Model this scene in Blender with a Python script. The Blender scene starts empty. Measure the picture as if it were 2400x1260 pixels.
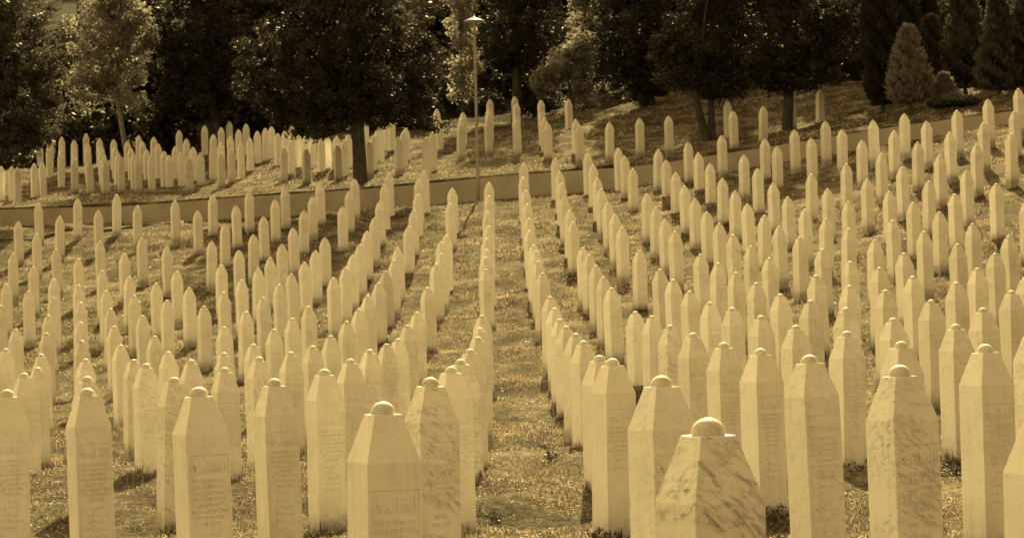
import bpy, math, random
import numpy as np
from mathutils import Matrix, Vector
R = math.radians
scene = bpy.context.scene
col = scene.collection

# ------------------------------------------------------------------ camera, sky, sun, exposure
PITCH, ROLL, EYE = R(1.8), R(1.6), 1.6
cp, sp_, cr, sr = math.cos(PITCH), math.sin(PITCH), math.cos(ROLL), math.sin(ROLL)
c_right = Vector((cr, sr*sp_, -sr*cp))
c_up = Vector((sr, -cr*sp_, cr*cp))
c_back = c_right.cross(c_up)
cam_d = bpy.data.cameras.new('camera'); cam = bpy.data.objects.new('camera', cam_d); col.objects.link(cam)
m = Matrix((c_right, c_up, c_back)).transposed().to_4x4(); m.translation = (0, 0, EYE); cam.matrix_world = m
cam_d.sensor_width = 36; cam_d.lens = 90; cam_d.clip_end = 2000
cam_d.dof.use_dof = True; cam_d.dof.focus_distance = 16; cam_d.dof.aperture_fstop = 11
scene.camera = cam

SUN_AZ, SUN_EL = R(3), R(36)          # beyond the stones, almost straight ahead
world = bpy.data.worlds.new('World'); scene.world = world; world.use_nodes = True
nt = world.node_tree; nt.nodes.clear()
o_ = nt.nodes.new('ShaderNodeOutputWorld'); bg = nt.nodes.new('ShaderNodeBackground')
sky = nt.nodes.new('ShaderNodeTexSky'); sky.sky_type = 'NISHITA'; sky.sun_disc = False
sky.sun_elevation = SUN_EL; sky.sun_rotation = SUN_AZ; sky.dust_density = 2.5
bw = nt.nodes.new('ShaderNodeRGBToBW'); mx = nt.nodes.new('ShaderNodeMix'); mx.data_type = 'RGBA'; mx.blend_type = 'MULTIPLY'
mx.inputs[0].default_value = 1; mx.inputs[7].default_value = (1.0, .64, .24, 1)
nt.links.new(sky.outputs[0], bw.inputs[0]); nt.links.new(bw.outputs[0], mx.inputs[6])
# unseen brightening added to the left sky, to light the stones' left faces
geo = nt.nodes.new('ShaderNodeTexCoord'); dt = nt.nodes.new('ShaderNodeVectorMath'); dt.operation = 'DOT_PRODUCT'
dt.inputs[1].default_value = (-.72, .12, .68); nt.links.new(geo.outputs['Generated'], dt.inputs[0])
cn = nt.nodes.new('ShaderNodeTexNoise'); cn.inputs['Scale'].default_value = 2.2; cn.inputs['Detail'].default_value = 5; nt.links.new(geo.outputs['Generated'], cn.inputs['Vector'])
mr = nt.nodes.new('ShaderNodeMapRange'); mr.interpolation_type = 'SMOOTHSTEP'; mr.inputs[1].default_value = .25; mr.inputs[2].default_value = .95; mr.inputs[3].default_value = 0; mr.inputs[4].default_value = 2.0
nt.links.new(dt.outputs['Value'], mr.inputs[0])
mm = nt.nodes.new('ShaderNodeMath'); mm.operation = 'MULTIPLY'; nt.links.new(mr.outputs[0], mm.inputs[0]); nt.links.new(cn.outputs[0], mm.inputs[1])
ma = nt.nodes.new('ShaderNodeMath'); ma.operation = 'ADD'; ma.inputs[1].default_value = 1; nt.links.new(mm.outputs[0], ma.inputs[0])
cb = nt.nodes.new('ShaderNodeCombineXYZ')
for i_, k_ in enumerate((1.0, 1.2, 1.2)):
    q_ = nt.nodes.new('ShaderNodeMath'); q_.operation = 'MULTIPLY_ADD'; q_.inputs[1].default_value = k_; q_.inputs[2].default_value = 1; nt.links.new(mm.outputs[0], q_.inputs[0]); nt.links.new(q_.outputs[0], cb.inputs[i_])
sc_ = nt.nodes.new('ShaderNodeVectorMath'); sc_.operation = 'MULTIPLY'; nt.links.new(mx.outputs[2], sc_.inputs[0]); nt.links.new(cb.outputs[0], sc_.inputs[1])
nt.links.new(sc_.outputs[0], bg.inputs[0]); nt.links.new(bg.outputs[0], o_.inputs[0])
bg.inputs[1].default_value = .107
sun_d = bpy.data.lights.new('sun', 'SUN'); sun_d.energy = 4.2; sun_d.angle = R(.6); sun_d.color = (1, .77, .31)
sun = bpy.data.objects.new('sun', sun_d); col.objects.link(sun)
to_sun = Vector((math.sin(SUN_AZ)*math.cos(SUN_EL), math.cos(SUN_AZ)*math.cos(SUN_EL), math.sin(SUN_EL)))
sun.rotation_euler = to_sun.to_track_quat('Z', 'Y').to_euler(); sun.location = (10, 60, 60)
vs = scene.view_settings; vs.view_transform = 'Standard'; vs.look = 'None'; vs.gamma = 1; vs.exposure = 1.40
scene.cycles.max_bounces = 6; scene.cycles.transparent_max_bounces = 6

WALL = [[-52.11, 100.84, 8.25, 7.61], [-25.93, 97.36, 7.55, 6.83], [-19.13, 95.87, 7.37, 6.75], [-14.18, 94.87, 7.31, 6.64], [-9.32, 93.86, 7.48, 6.65], [-4.57, 92.86, 7.59, 6.77], [0.09, 91.85, 7.86, 7.06], [4.67, 91.14, 7.99, 7.15], [9.12, 89.83, 8.45, 7.85], [13.33, 87.81, 8.88, 8.29], [17.34, 85.8, 9.16, 8.78], [21.15, 83.79, 9.46, 9.11], [41.81, 77.75, 10.81, 10.49]]
# x, y, z of the finial top, height above grass, upper lawn?, own object?, veining, tone (own variation plus shade of far and upper stones, painted in), label
STONES = [
(-15.91,82.66,6.175,1.42,0,1,0.08,0.92,'|first|fourteenth|left'),
(-15.93,86.45,6.976,1.42,0,1,0.16,0.89,'|second|fourteenth|left'),
(-14.68,86.7,7.115,1.42,0,1,0.49,0.92,'|fourth|thirteenth|left'),
(-14.65,83,6.327,1.42,0,1,0.11,0.97,'|third|thirteenth|left'),
(-13.39,86.88,7.23,1.42,0,1,0.25,0.92,'|fifth|twelfth|left'),
(-13.45,83.47,6.505,1.42,0,1,0.07,0.88,'|fourth|twelfth|left'),
(-12.24,83.83,6.653,1.42,0,1,0.24,0.88,'|sixth|eleventh|left'),
(-11.04,84.25,6.808,1.42,0,1,0.18,0.89,'|sixth|tenth|left'),
(-9.91,81.06,6.266,1.42,0,1,0.1,0.93,'|seventh|ninth|left'),
(-9.89,84.91,7.003,1.42,0,1,0.09,0.94,'|eighth|ninth|left'),
(-8.63,76.99,5.632,1.42,0,1,0.19,0.96,'|ninth|eighth|left'),
(-8.73,81.56,6.437,1.42,0,1,0.28,0.98,'|tenth|eighth|left'),
(-8.68,85.03,7.095,1.42,0,1,0.03,0.92,'|eleventh|eighth|left'),
(-14.7,79.29,5.597,1.42,0,1,0.07,0.97,'|second|thirteenth|left'),
(-14.63,75,4.833,1.42,0,1,0.04,0.95,'|first|thirteenth|left'),
(-13.27,70.88,4.265,1.42,0,1,0.19,0.98,'|second|twelfth|left'),
(-13.32,74.97,4.925,1.42,0,1,0.06,0.87,'|third|twelfth|left'),
(-12.13,71.7,4.484,1.42,0,1,0.06,1,'|fourth|eleventh|left'),
(-12.17,75.78,5.152,1.42,0,1,0.24,0.88,'|fifth|eleventh|left'),
(-10.88,75.4,5.188,1.42,0,1,0.5,0.9,'|fifth|tenth|left'),
(-10.87,71.79,4.599,1.42,0,1,0.03,0.98,'|fourth|tenth|left'),
(-9.7,72.23,4.764,1.42,0,1,0.06,0.93,'|sixth|ninth|left'),
(-8.52,72.52,4.904,1.42,0,1,0.21,1.01,'|eighth|eighth|left'),
(-7.38,69.27,4.492,1.42,0,1,0.16,0.96,'|ninth|seventh|left'),
(-7.39,73.15,5.091,1.42,0,1,0.43,0.91,'|tenth|seventh|left'),
(-12,67.02,3.792,1.42,0,0,0.37,0.96,''),
(-10.86,67.82,3.997,1.42,0,1,0.14,0.94,'|third|tenth|left'),
(-9.8,65.39,3.74,1.42,0,1,0.6,1.02,'|fifth|ninth|left'),
(-8.56,65.38,3.839,1.42,0,1,0.7,1.02,'|seventh|eighth|left'),
(-7.63,60.4,3.275,1.42,0,1,0.4,1,'|seventh|seventh|left'),
(-7.48,65.83,3.988,1.42,0,1,0.11,0.95,'|eighth|seventh|left'),
(-8.71,62.74,3.476,1.42,0,1,0.56,0.97,'|sixth|eighth|left'),
(-7.82,57.87,2.939,1.42,0,1,0.24,1.02,'|sixth|seventh|left'),
(-6.61,54.75,2.723,1.42,0,1,0.33,0.95,'|fifth|sixth|left'),
(-6.53,58.01,3.089,1.42,0,1,0.17,0.95,'|sixth|sixth|left'),
(-6.46,61.08,3.445,1.42,0,1,0.22,1,'|seventh|sixth|left'),
(-13.23,66.84,3.68,1.42,0,1,0.41,0.99,'|first|twelfth|left'),
(-12.14,64.24,3.411,1.42,0,1,0.05,0.95,'|second|eleventh|left'),
(-12.24,61.18,3.007,1.42,0,1,0.43,0.96,'|first|eleventh|left'),
(-11.07,61.61,3.17,1.42,0,1,0.07,0.89,'|first|tenth|left'),
(-10.94,64.59,3.54,1.42,0,0,0.29,1.01,''),
(-10.18,60.32,3.002,1.42,0,0,0.04,0.97,''),
(-9.87,62.04,3.301,1.42,0,1,0.05,0.91,'|fourth|ninth|left'),
(-8.81,59.66,3.107,1.42,0,1,0.2,0.93,'|fifth|eighth|left'),
(-8.91,56.6,2.753,1.42,0,1,0.19,0.94,'|fourth|eighth|left'),
(-10.13,55.91,2.639,1.42,0,1,0.12,1.04,'|second|ninth|left'),
(-8.82,52.21,2.413,1.42,0,0,0.03,1.01,''),
(-7.65,52.98,2.521,1.42,0,1,0.14,0.93,'|fifth|seventh|left'),
(-5.42,51.74,2.52,1.42,0,1,0.12,1.05,'|fifth|fifth|left'),
(-9.92,51,2.295,1.42,0,1,0.09,1.04,'|first|ninth|left'),
(-8.88,48.63,2.168,1.42,0,1,0.23,0.95,'|second|eighth|left'),
(-7.6,44.99,1.976,1.42,0,1,0.22,0.89,'|third|seventh|left'),
(-7.74,49.69,2.278,1.42,0,1,0.3,1.03,'|fourth|seventh|left'),
(-6.34,45.19,2.021,1.42,0,1,0.7,0.97,'|fourth|sixth|left'),
(-5.29,46.96,2.171,1.42,0,1,0.07,0.99,'|fourth|fifth|left'),
(-8.35,42.07,1.853,1.42,0,1,0.2,0.98,'|first|eighth|left'),
(-7.55,40.99,1.744,1.42,0,1,0.1,1.05,'|second|seventh|left'),
(-6.38,41.66,1.86,1.42,0,1,0.21,1.06,'|third|sixth|left'),
(-5.26,39.04,1.722,1.42,0,1,0.14,1.03,'|third|fifth|left'),
(-4.27,37.72,1.678,1.42,0,1,0.7,0.99,'|fifth|fourth|left'),
(-4.11,40.51,1.806,1.42,0,1,0.25,1.01,'|sixth|fourth|left'),
(-7.56,82.12,6.619,1.42,0,1,0.06,0.96,'|twelfth|seventh|left'),
(-7.48,85.15,7.188,1.42,0,1,0.2,0.87,'|thirteenth|seventh|left'),
(-6.34,85.44,7.308,1.42,0,1,0.12,0.98,'|fourteenth|sixth|left'),
(-5.22,86.22,7.505,1.42,0,1,0.36,0.92,'|fourteenth|fifth|left'),
(-6.37,82.12,6.7,1.42,0,1,0.4,0.94,'|thirteenth|sixth|left'),
(-6.35,78.31,6.026,1.42,0,1,0.3,0.95,'|twelfth|sixth|left'),
(-7.51,77.83,5.859,1.42,0,1,0.34,0.98,'|eleventh|seventh|left'),
(-6.27,73.85,5.288,1.42,0,1,0.36,0.99,'|eleventh|sixth|left'),
(-5.15,78.27,6.108,1.42,0,1,0.14,1,'|twelfth|fifth|left'),
(-5.22,82.66,6.875,1.42,0,1,0.34,0.92,'|thirteenth|fifth|left'),
(-5.12,70.32,4.822,1.42,0,1,0.2,0.92,'|eleventh|fifth|left'),
(-6.25,69.71,4.644,1.42,0,1,0.7,0.96,'|tenth|sixth|left'),
(-4.09,83.55,7.099,1.42,0,0,0.06,0.91,''),
(-4.01,78.73,6.269,1.42,0,1,0.2,0.97,'|sixteenth|fourth|left'),
(-4.11,87.31,7.741,1.42,0,0,0.13,0.9,''),
(-3,84.36,7.295,1.42,0,0,0.66,0.94,''),
(-2.9,87.44,7.819,1.42,0,0,0.16,0.97,''),
(-2.9,79.69,6.506,1.42,0,0,0.14,0.98,''),
(-1.81,80.69,6.739,1.42,0,0,0.24,0.95,''),
(-1.77,76.21,5.996,1.42,0,1,0.34,1,'|fifteenth|second|left'),
(-0.67,81.56,6.944,1.42,0,0,0.05,0.98,''),
(-0.65,77.51,6.277,1.42,0,0,0.09,0.88,''),
(-0.64,72.93,5.542,1.42,0,0,0.03,0.97,''),
(-0.62,69.04,4.947,1.42,0,0,0.42,0.97,''),
(-0.62,65.76,4.471,1.42,0,0,0.42,0.95,''),
(-0.59,62.89,4.083,1.42,0,0,0.14,0.95,''),
(-0.62,60.74,3.813,1.42,0,0,0.18,0.98,''),
(-0.58,57.1,3.411,1.42,0,1,0.19,1,'|ninth|first|left'),
(-3.98,74.33,5.537,1.42,0,1,0.7,0.96,'|fifteenth|fourth|left'),
(-4.01,70.83,4.983,1.42,0,1,0.07,1.01,'|fourteenth|fourth|left'),
(-2.87,75.3,5.774,1.42,0,1,0.28,0.99,'|sixteenth|third|left'),
(-2.85,70.96,5.087,1.42,0,1,0.11,0.93,'|fifteenth|third|left'),
(-3.99,67.44,4.476,1.42,0,1,0.3,0.93,'|thirteenth|fourth|left'),
(-2.9,65.46,4.273,1.42,0,1,0.28,1,'|fourteenth|third|left'),
(-2.9,62.36,3.859,1.42,0,1,0.31,0.94,'|thirteenth|third|left'),
(-1.73,67.75,4.682,1.42,0,0,0.7,0.97,''),
(-1.78,66.06,4.435,1.42,0,0,0.04,0.98,''),
(-1.74,62.92,4.011,1.42,0,1,0.6,1.01,'|twelfth|second|left'),
(-1.78,60.13,3.663,1.42,0,1,0.03,1,'|eleventh|second|left'),
(-4.05,64.78,4.099,1.42,0,1,0.2,1.02,'|twelfth|fourth|left'),
(-4.04,61.69,3.696,1.42,0,1,0.06,0.95,'|eleventh|fourth|left'),
(-5.14,66.97,4.325,1.42,0,1,0.38,0.99,'|tenth|fifth|left'),
(-5.18,64.22,3.942,1.42,0,1,0.17,0.94,'|ninth|fifth|left'),
(-6.25,66.35,4.155,1.42,0,1,0.7,0.97,'|ninth|sixth|left'),
(-6.33,63.69,3.786,1.42,0,1,0.27,0.97,'|eighth|sixth|left'),
(-2.92,59.45,3.507,1.42,0,1,0.3,0.78,'noticeably darker tan gravestone among pale ones, left of the grass aisle'),
(-5.24,61.28,3.56,1.42,0,1,0.08,0.87,'|eighth|fifth|left'),
(-4.11,58.92,3.363,1.42,0,1,0.18,1.01,'|tenth|fourth|left'),
(-2.94,56.23,3.158,1.42,0,1,0.16,1,'|eleventh|third|left'),
(-5.32,58.61,3.242,1.42,0,1,0.55,0.98,'|seventh|fifth|left'),
(-5.36,55.09,2.877,1.42,0,1,0.5,0.96,'|sixth|fifth|left'),
(-1.75,53.09,2.939,1.42,0,1,0.22,0.97,'|tenth|second|left'),
(-2.96,52.5,2.801,1.42,0,1,0.03,1.01,'|tenth|third|left'),
(-4.13,51.71,2.593,1.42,0,1,0.46,0.99,'|ninth|fourth|left'),
(-2.99,49.66,2.479,1.42,0,1,0.06,1.04,'|ninth|third|left'),
(-4.19,48.48,2.316,1.42,0,1,0.11,1,'|eighth|fourth|left'),
(-3,45.91,2.2,1.42,0,1,0.29,0.97,'|eighth|third|left'),
(-1.77,46.92,2.336,1.42,0,1,0.1,1.02,'|ninth|second|left'),
(-1.78,43.3,2.067,1.42,0,1,0.55,0.98,'|eighth|second|left'),
(-4.22,45.14,2.082,1.42,0,1,0.34,1.01,'|seventh|fourth|left'),
(-2.93,41.08,1.911,1.42,0,1,0.04,0.93,'|seventh|third|left'),
(-0.51,43.59,2.201,1.42,0,1,0.34,0.99,'|eighth|first|left'),
(-0.51,38.32,1.945,1.42,0,0,0.07,1.02,''),
(-0.47,33.2,1.78,1.42,0,1,0.22,0.98,'|sixth|first|left'),
(-0.47,27.5,1.621,1.2,0,1,0.14,1,'|fifth|first|left'),
(-1.77,39.22,1.82,1.42,0,1,0.26,1.02,'|seventh|second|left'),
(-1.85,37.23,1.739,1.42,0,1,0.43,1,'|sixth|second|left'),
(-1.91,33.79,1.658,1.42,0,1,0.56,1.06,'|fifth|second|left'),
(-2.91,36.88,1.739,1.42,0,1,0.14,0.99,'|sixth|third|left'),
(-2.89,33.18,1.654,1.42,0,1,0.3,0.99,'|fifth|third|left'),
(0.47,78.21,6.453,1.42,0,0,0.32,0.94,''),
(0.49,74.19,5.81,1.42,0,0,0.08,0.87,''),
(0.51,70.16,5.189,1.42,0,0,0.51,0.9,''),
(0.51,66.77,4.687,1.42,0,0,0.36,0.98,''),
(0.54,62.9,4.156,1.42,0,0,0.7,0.96,''),
(0.56,61.15,3.938,1.42,0,1,0.18,1.03,'|thirteenth|first|right'),
(0.61,57.98,3.583,1.42,0,1,0.22,0.98,'|twelfth|first|right'),
(0.62,54.27,3.213,1.42,0,1,0.4,0.98,'|eleventh|first|right'),
(1.61,79.4,6.712,1.42,0,0,0.15,0.98,''),
(1.61,75.15,6.03,1.42,0,1,0.53,0.96,'|seventeenth|second|right'),
(1.65,71.28,5.433,1.42,0,0,0.21,1.01,''),
(1.65,67.9,4.927,1.42,0,1,0.14,0.92,'|fifteenth|second|right'),
(2.76,80.01,6.889,1.42,0,0,0.21,0.96,''),
(2.74,76.43,6.309,1.42,0,1,0.06,0.97,'|fifteenth|third|right'),
(2.77,72.38,5.679,1.42,0,1,0.4,0.97,'|fourteenth|third|right'),
(2.8,68.82,5.148,1.42,0,1,0.07,1,'|thirteenth|third|right'),
(2.83,65.19,4.629,1.42,0,1,0.23,1.01,'|twelfth|third|right'),
(3.93,73.66,5.967,1.42,0,1,0.11,0.95,'|fourteenth|fourth|right'),
(3.94,69.62,5.356,1.42,0,1,0.46,0.94,'|thirteenth|fourth|right'),
(3.99,66.01,4.842,1.42,0,1,0.51,1,'|twelfth|fourth|right'),
(4.02,62.55,4.376,1.42,0,1,0.1,0.97,'|eleventh|fourth|right'),
(2.9,58.38,3.782,1.42,0,1,0.3,1,'isolated gravestone with one dark slanting crack, in the clear grass right of the aisle'),
(1.72,60.76,3.969,1.42,0,1,0.16,1.03,'|fourteenth|second|right'),
(1.76,58.5,3.715,1.42,0,1,0.7,0.99,'|thirteenth|second|right'),
(1.8,54.88,3.351,1.42,0,1,0.05,0.95,'|twelfth|second|right'),
(1.82,50.85,2.992,1.42,0,1,0.04,0.98,'|eleventh|second|right'),
(1.84,46.95,2.685,1.42,0,1,0.09,1.03,'|tenth|second|right'),
(0.67,46.28,2.542,1.42,0,1,0.31,0.99,'|tenth|first|right'),
(0.73,43.7,2.292,1.42,0,1,0.04,1.05,'|ninth|first|right'),
(0.72,39.87,2.057,1.42,0,1,0.46,1,'|eighth|first|right'),
(0.75,36.86,1.922,1.42,0,1,0.29,1.01,'|seventh|first|right'),
(0.77,32.85,1.789,1.42,0,1,0.31,0.98,'|sixth|first|right'),
(0.81,29.58,1.682,1.34,0,1,0.05,1,'|fifth|first|right'),
(5.13,74.74,6.24,1.42,0,1,0.09,0.99,'|twelfth|fifth|right'),
(5.1,70.71,5.621,1.42,0,1,0.09,0.94,'|eleventh|fifth|right'),
(5.13,66.74,5.048,1.42,0,1,0.14,0.95,'|tenth|fifth|right'),
(5.16,63.25,4.577,1.42,0,1,0.04,0.94,'|ninth|fifth|right'),
(5.2,59.73,4.139,1.42,0,1,0.7,1.01,'|eighth|fifth|right'),
(5.23,55.89,3.717,1.42,0,1,0.35,0.92,'|seventh|fifth|right'),
(6.26,75.33,6.456,1.42,0,1,0.49,0.92,'|twelfth|sixth|right'),
(6.27,71.48,5.852,1.42,0,1,0.37,0.99,'|eleventh|sixth|right'),
(6.27,67.45,5.261,1.42,0,1,0.15,1.02,'|tenth|sixth|right'),
(6.3,63.85,4.77,1.42,0,1,0.03,0.96,'|ninth|sixth|right'),
(4.08,55.12,3.54,1.42,0,1,0.24,1.02,'|tenth|fourth|right'),
(3,51.58,3.137,1.42,0,1,0.1,0.91,'|tenth|third|right'),
(3.02,47.82,2.832,1.42,0,1,0.11,1.03,'|ninth|third|right'),
(4.13,51.74,3.234,1.42,0,1,0.13,1,'|ninth|fourth|right'),
(4.18,47.9,2.927,1.42,0,1,0.13,0.95,'|eighth|fourth|right'),
(4.17,43.92,2.632,1.42,0,1,0.31,0.93,'|seventh|fourth|right'),
(3.03,43.49,2.514,1.42,0,1,0.1,0.98,'|eighth|third|right'),
(3.08,39.95,2.258,1.42,0,1,0.29,1.01,'|seventh|third|right'),
(3.14,36.64,2.114,1.42,0,1,0.19,1.02,'|sixth|third|right'),
(3.11,32.13,1.942,1.42,0,1,0.27,1.01,'|fifth|third|right'),
(1.99,41.47,2.167,1.42,0,1,0.36,1.03,'|ninth|second|right'),
(2.12,39.14,2.059,1.42,0,1,0.2,1.03,'|eighth|second|right'),
(2.05,33.66,1.867,1.42,0,1,0.8,1,'blotchy veined gravestone among plain ones, right of the grass aisle'),
(1.9,27.18,1.726,1.34,0,1,0.31,0.99,'|sixth|second|right'),
(1.95,23.79,1.612,1.34,0,1,0.25,0.98,'|fifth|second|right'),
(1.92,19.94,1.556,1.3,0,1,0.12,1.04,'|fourth|second|right'),
(0.75,22.65,1.529,1.34,0,1,0.08,0.98,'|fourth|first|right'),
(7.43,71.96,6.066,1.42,0,1,0.69,0.99,'|ninth|seventh|right'),
(7.39,67.86,5.442,1.42,0,1,0.51,0.96,'|eighth|seventh|right'),
(7.38,63.94,4.898,1.42,0,1,0.36,1.02,'|seventh|seventh|right'),
(7.46,60.75,4.501,1.42,0,1,0.06,0.97,'|sixth|seventh|right'),
(7.53,57.24,4.096,1.42,0,1,0.06,0.98,'|fifth|seventh|right'),
(8.5,68.25,5.647,1.42,0,1,0.66,0.96,'|sixth|eighth|right'),
(8.49,64.21,5.068,1.42,0,1,0.19,0.97,'|fifth|eighth|right'),
(7.54,53.16,3.666,1.42,0,1,0.26,1.04,'|fourth|seventh|right'),
(6.34,60.31,4.325,1.42,0,1,0.67,0.96,'|eighth|sixth|right'),
(6.4,56.74,3.921,1.42,0,1,0.03,0.95,'|seventh|sixth|right'),
(6.38,52.37,3.481,1.42,0,1,0.44,0.98,'|sixth|sixth|right'),
(6.29,47.6,3.066,1.42,0,1,0.31,1.02,'|fifth|sixth|right'),
(6.36,44.47,2.852,1.42,0,1,0.16,0.96,'|fourth|sixth|right'),
(9.58,68.58,5.894,1.42,0,1,0.42,0.99,'|sixth|ninth|right'),
(9.63,64.95,5.343,1.42,0,1,0.24,0.99,'|fifth|ninth|right'),
(9.66,61.37,4.854,1.42,0,1,0.17,0.97,'|fourth|ninth|right'),
(9.74,58.11,4.454,1.42,0,1,0.6,0.97,'|third|ninth|right'),
(9.78,54.26,4.004,1.42,0,1,0.12,0.95,'|second|ninth|right'),
(9.77,50.11,3.557,1.42,0,1,0.36,0.98,'|first|ninth|right'),
(10.66,65.18,5.59,1.42,0,1,0.04,0.93,'|second|tenth|right'),
(10.68,61.36,5.03,1.42,0,1,0.12,1.02,'|first|tenth|right'),
(11.68,61.4,5.254,1.42,0,1,0.03,1.03,'|second|eleventh|right'),
(8.64,57.74,4.276,1.42,0,1,0.26,0.97,'|fourth|eighth|right'),
(8.68,53.78,3.84,1.42,0,1,0.05,0.98,'|third|eighth|right'),
(8.61,49.33,3.398,1.42,0,1,0.56,0.92,'|second|eighth|right'),
(8.66,45.81,3.083,1.42,0,1,0.26,0.98,'|first|eighth|right'),
(7.42,48.34,3.221,1.42,0,1,0.1,1.01,'|third|seventh|right'),
(6.38,40.7,2.592,1.42,0,1,0.14,1.01,'|third|sixth|right'),
(7.49,41.27,2.706,1.42,0,1,0.31,1.01,'|second|seventh|right'),
(5.2,51.54,3.304,1.42,0,1,0.7,1.02,'|sixth|fifth|right'),
(5.27,44.14,2.737,1.42,0,1,0.55,1.01,'|fifth|fifth|right'),
(5.24,40.04,2.46,1.42,0,1,0.1,0.99,'|fourth|fifth|right'),
(4.09,39.26,2.342,1.42,0,1,0.42,1.06,'|sixth|fourth|right'),
(4.21,36.19,2.183,1.42,0,1,0.38,0.92,'|fifth|fourth|right'),
(5.38,36.98,2.313,1.42,0,1,0.24,0.96,'|third|fifth|right'),
(6.49,37.34,2.405,1.42,0,1,0.27,0.97,'|second|sixth|right'),
(6.64,34.14,2.203,1.42,0,1,0.1,0.97,'|first|sixth|right'),
(4.27,32.79,2.019,1.42,0,1,0.7,0.97,'|fourth|fourth|right'),
(4.29,28.86,1.838,1.34,0,1,0.11,0.99,'|third|fourth|right'),
(5.24,32.11,2.079,1.42,0,1,0.13,0.97,'|second|fifth|right'),
(5.29,28.66,1.922,1.34,0,1,0.24,1,'|first|fifth|right'),
(3.1,28.22,1.784,1.34,0,1,0.27,1.02,'|fourth|third|right'),
(4.29,24.86,1.729,1.34,0,1,0.34,1,'|second|fourth|right'),
(3.1,24.06,1.688,1.34,0,1,0.25,1.01,'|third|third|right'),
(3.05,20.19,1.58,1.34,0,1,0.08,0.96,'|second|third|right'),
(3,16.35,1.551,1.34,0,1,0.15,1,'broad gravestone with bright left side and shaded carved right side, by the right edge'),
(1.84,15.76,1.518,1.34,0,1,0.35,1,'broad gravestone with a brown crack across its base, right foreground'),
(11.49,56.94,4.59,1.42,0,1,0.27,1.01,'|first|eleventh|right'),
(-3.71,18.66,1.414,1.34,0,1,0.15,0.93,'shaded gravestone cut by the left edge of the photo in the foreground'),
(-5.42,28.4,1.495,1.25,0,1,0.16,1.04,'|first|fifth|left'),
(-6.33,33.93,1.542,1.42,0,1,0.14,1.04,'|first|sixth|left'),
(-6.28,37.31,1.642,1.42,0,1,0.29,1.05,'|second|sixth|left'),
(-4.04,24.27,1.461,1.34,0,1,0.55,0.97,'|second|fourth|left'),
(-2.86,17.24,1.422,1.34,0,1,0.25,0.97,'gravestone with three-rowed carved panel and small dark chip at its cap, far left foreground'),
(-5.37,36.01,1.615,1.33,0,1,0.43,1.03,'|second|fifth|left'),
(-4,27.88,1.562,1.12,0,1,0.37,1.06,'|third|fourth|left'),
(-3.04,22.62,1.441,1.33,0,1,0.7,0.96,'gravestone with dark weathered stain on its upper left corner, left foreground'),
(-4.04,31.93,1.589,1.42,0,1,0.35,1.01,'|fourth|fourth|left'),
(-1.73,14.21,1.443,1.34,0,1,0.2,1,'bright gravestone with clearly carved verse, largest in the left foreground'),
(-3.07,27.1,1.498,1.34,0,1,0.26,1.01,'|third|third|left'),
(-7.38,36.48,1.566,1.42,0,0,0.21,0.93,''),
(-1.68,18.08,1.445,1.34,0,1,0.25,0.95,'greyish gravestone with many worn lines of lettering, left of the nearest smooth one'),
(-1.58,21.24,1.485,1.17,0,1,0.1,1.02,'two-toned gravestone with bright left side, standing behind the nearest smooth one'),
(-1.76,27.34,1.551,1.34,0,1,0.28,1.04,'|fourth|second|left'),
(-0.59,11.09,1.392,1.34,0,1,0.12,1,'smooth pale gravestone with crisp carved verse, nearest left of the grass aisle'),
(-0.51,15.14,1.451,1.34,0,1,0.8,0.97,'gravestone with dark diagonal veins and the name carved in brackets'),
(-0.5,20.35,1.481,1.34,0,1,0.03,1.06,'|third|first|left'),
(-0.47,23.55,1.529,1.34,0,1,0.7,0.98,'|fourth|first|left'),
(0.7,12.31,1.456,1.34,0,1,0.35,1,'pale gravestone with slanting faint bands, just behind the nearest veined one'),
(0.59,7.98,1.373,1.34,0,1,0.95,1,'heavily grey-veined marble gravestone, largest and nearest at the bottom of the photo'),
(0.71,19.04,1.515,1.3,0,1,0.1,1.02,'plain pale gravestone with a bush at its foot, right edge of the grass aisle'),
(1.84,12.17,1.477,1.34,0,1,0.75,0.97,'speckled gravestone with dark spotted front face, large in the right foreground'),
(1.84,8.87,1.384,1.34,0,1,0.1,1,'large smooth gravestone cut by the lower right corner of the photo'),
(9.38,83.66,8.526,1.42,0,1,0.25,0.91,'|ninth|ninth|right'),
(10.41,83.77,8.788,1.42,0,1,0.57,0.89,'|seventh|tenth|right'),
(10.53,80.72,8.25,1.42,0,1,0.56,0.99,'|sixth|tenth|right'),
(11.57,80.88,8.529,1.42,0,1,0.11,0.94,'|seventh|eleventh|right'),
(12.46,80.38,8.66,1.42,0,1,0.26,0.97,'|fourth|twelfth|right'),
(12.65,77.33,8.146,1.42,0,1,0.03,0.98,'|third|twelfth|right'),
(13.67,77.76,8.494,1.42,0,1,0.37,0.97,'|third|thirteenth|right'),
(14.65,77.81,8.797,1.42,0,1,0.15,0.93,'|second|fourteenth|right'),
(15.58,77.67,9.091,1.42,0,1,0.46,0.93,'|first|fifteenth|right'),
(14.69,74.01,8.085,1.42,0,1,0.21,0.89,'|first|fourteenth|right'),
(13.75,69.99,7.127,1.42,0,1,0.06,0.96,'|first|thirteenth|right'),
(13.7,73.62,7.748,1.42,0,1,0.7,0.93,'|second|thirteenth|right'),
(12.76,69.79,6.846,1.42,0,1,0.26,0.95,'|first|twelfth|right'),
(12.73,73.64,7.505,1.42,0,1,0.11,1,'|second|twelfth|right'),
(11.72,69.62,6.562,1.42,0,1,0.14,0.98,'|fourth|eleventh|right'),
(11.66,65.22,5.83,1.42,0,1,0.03,0.97,'|third|eleventh|right'),
(11.73,73.4,7.218,1.42,0,1,0.54,0.9,'|fifth|eleventh|right'),
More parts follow.
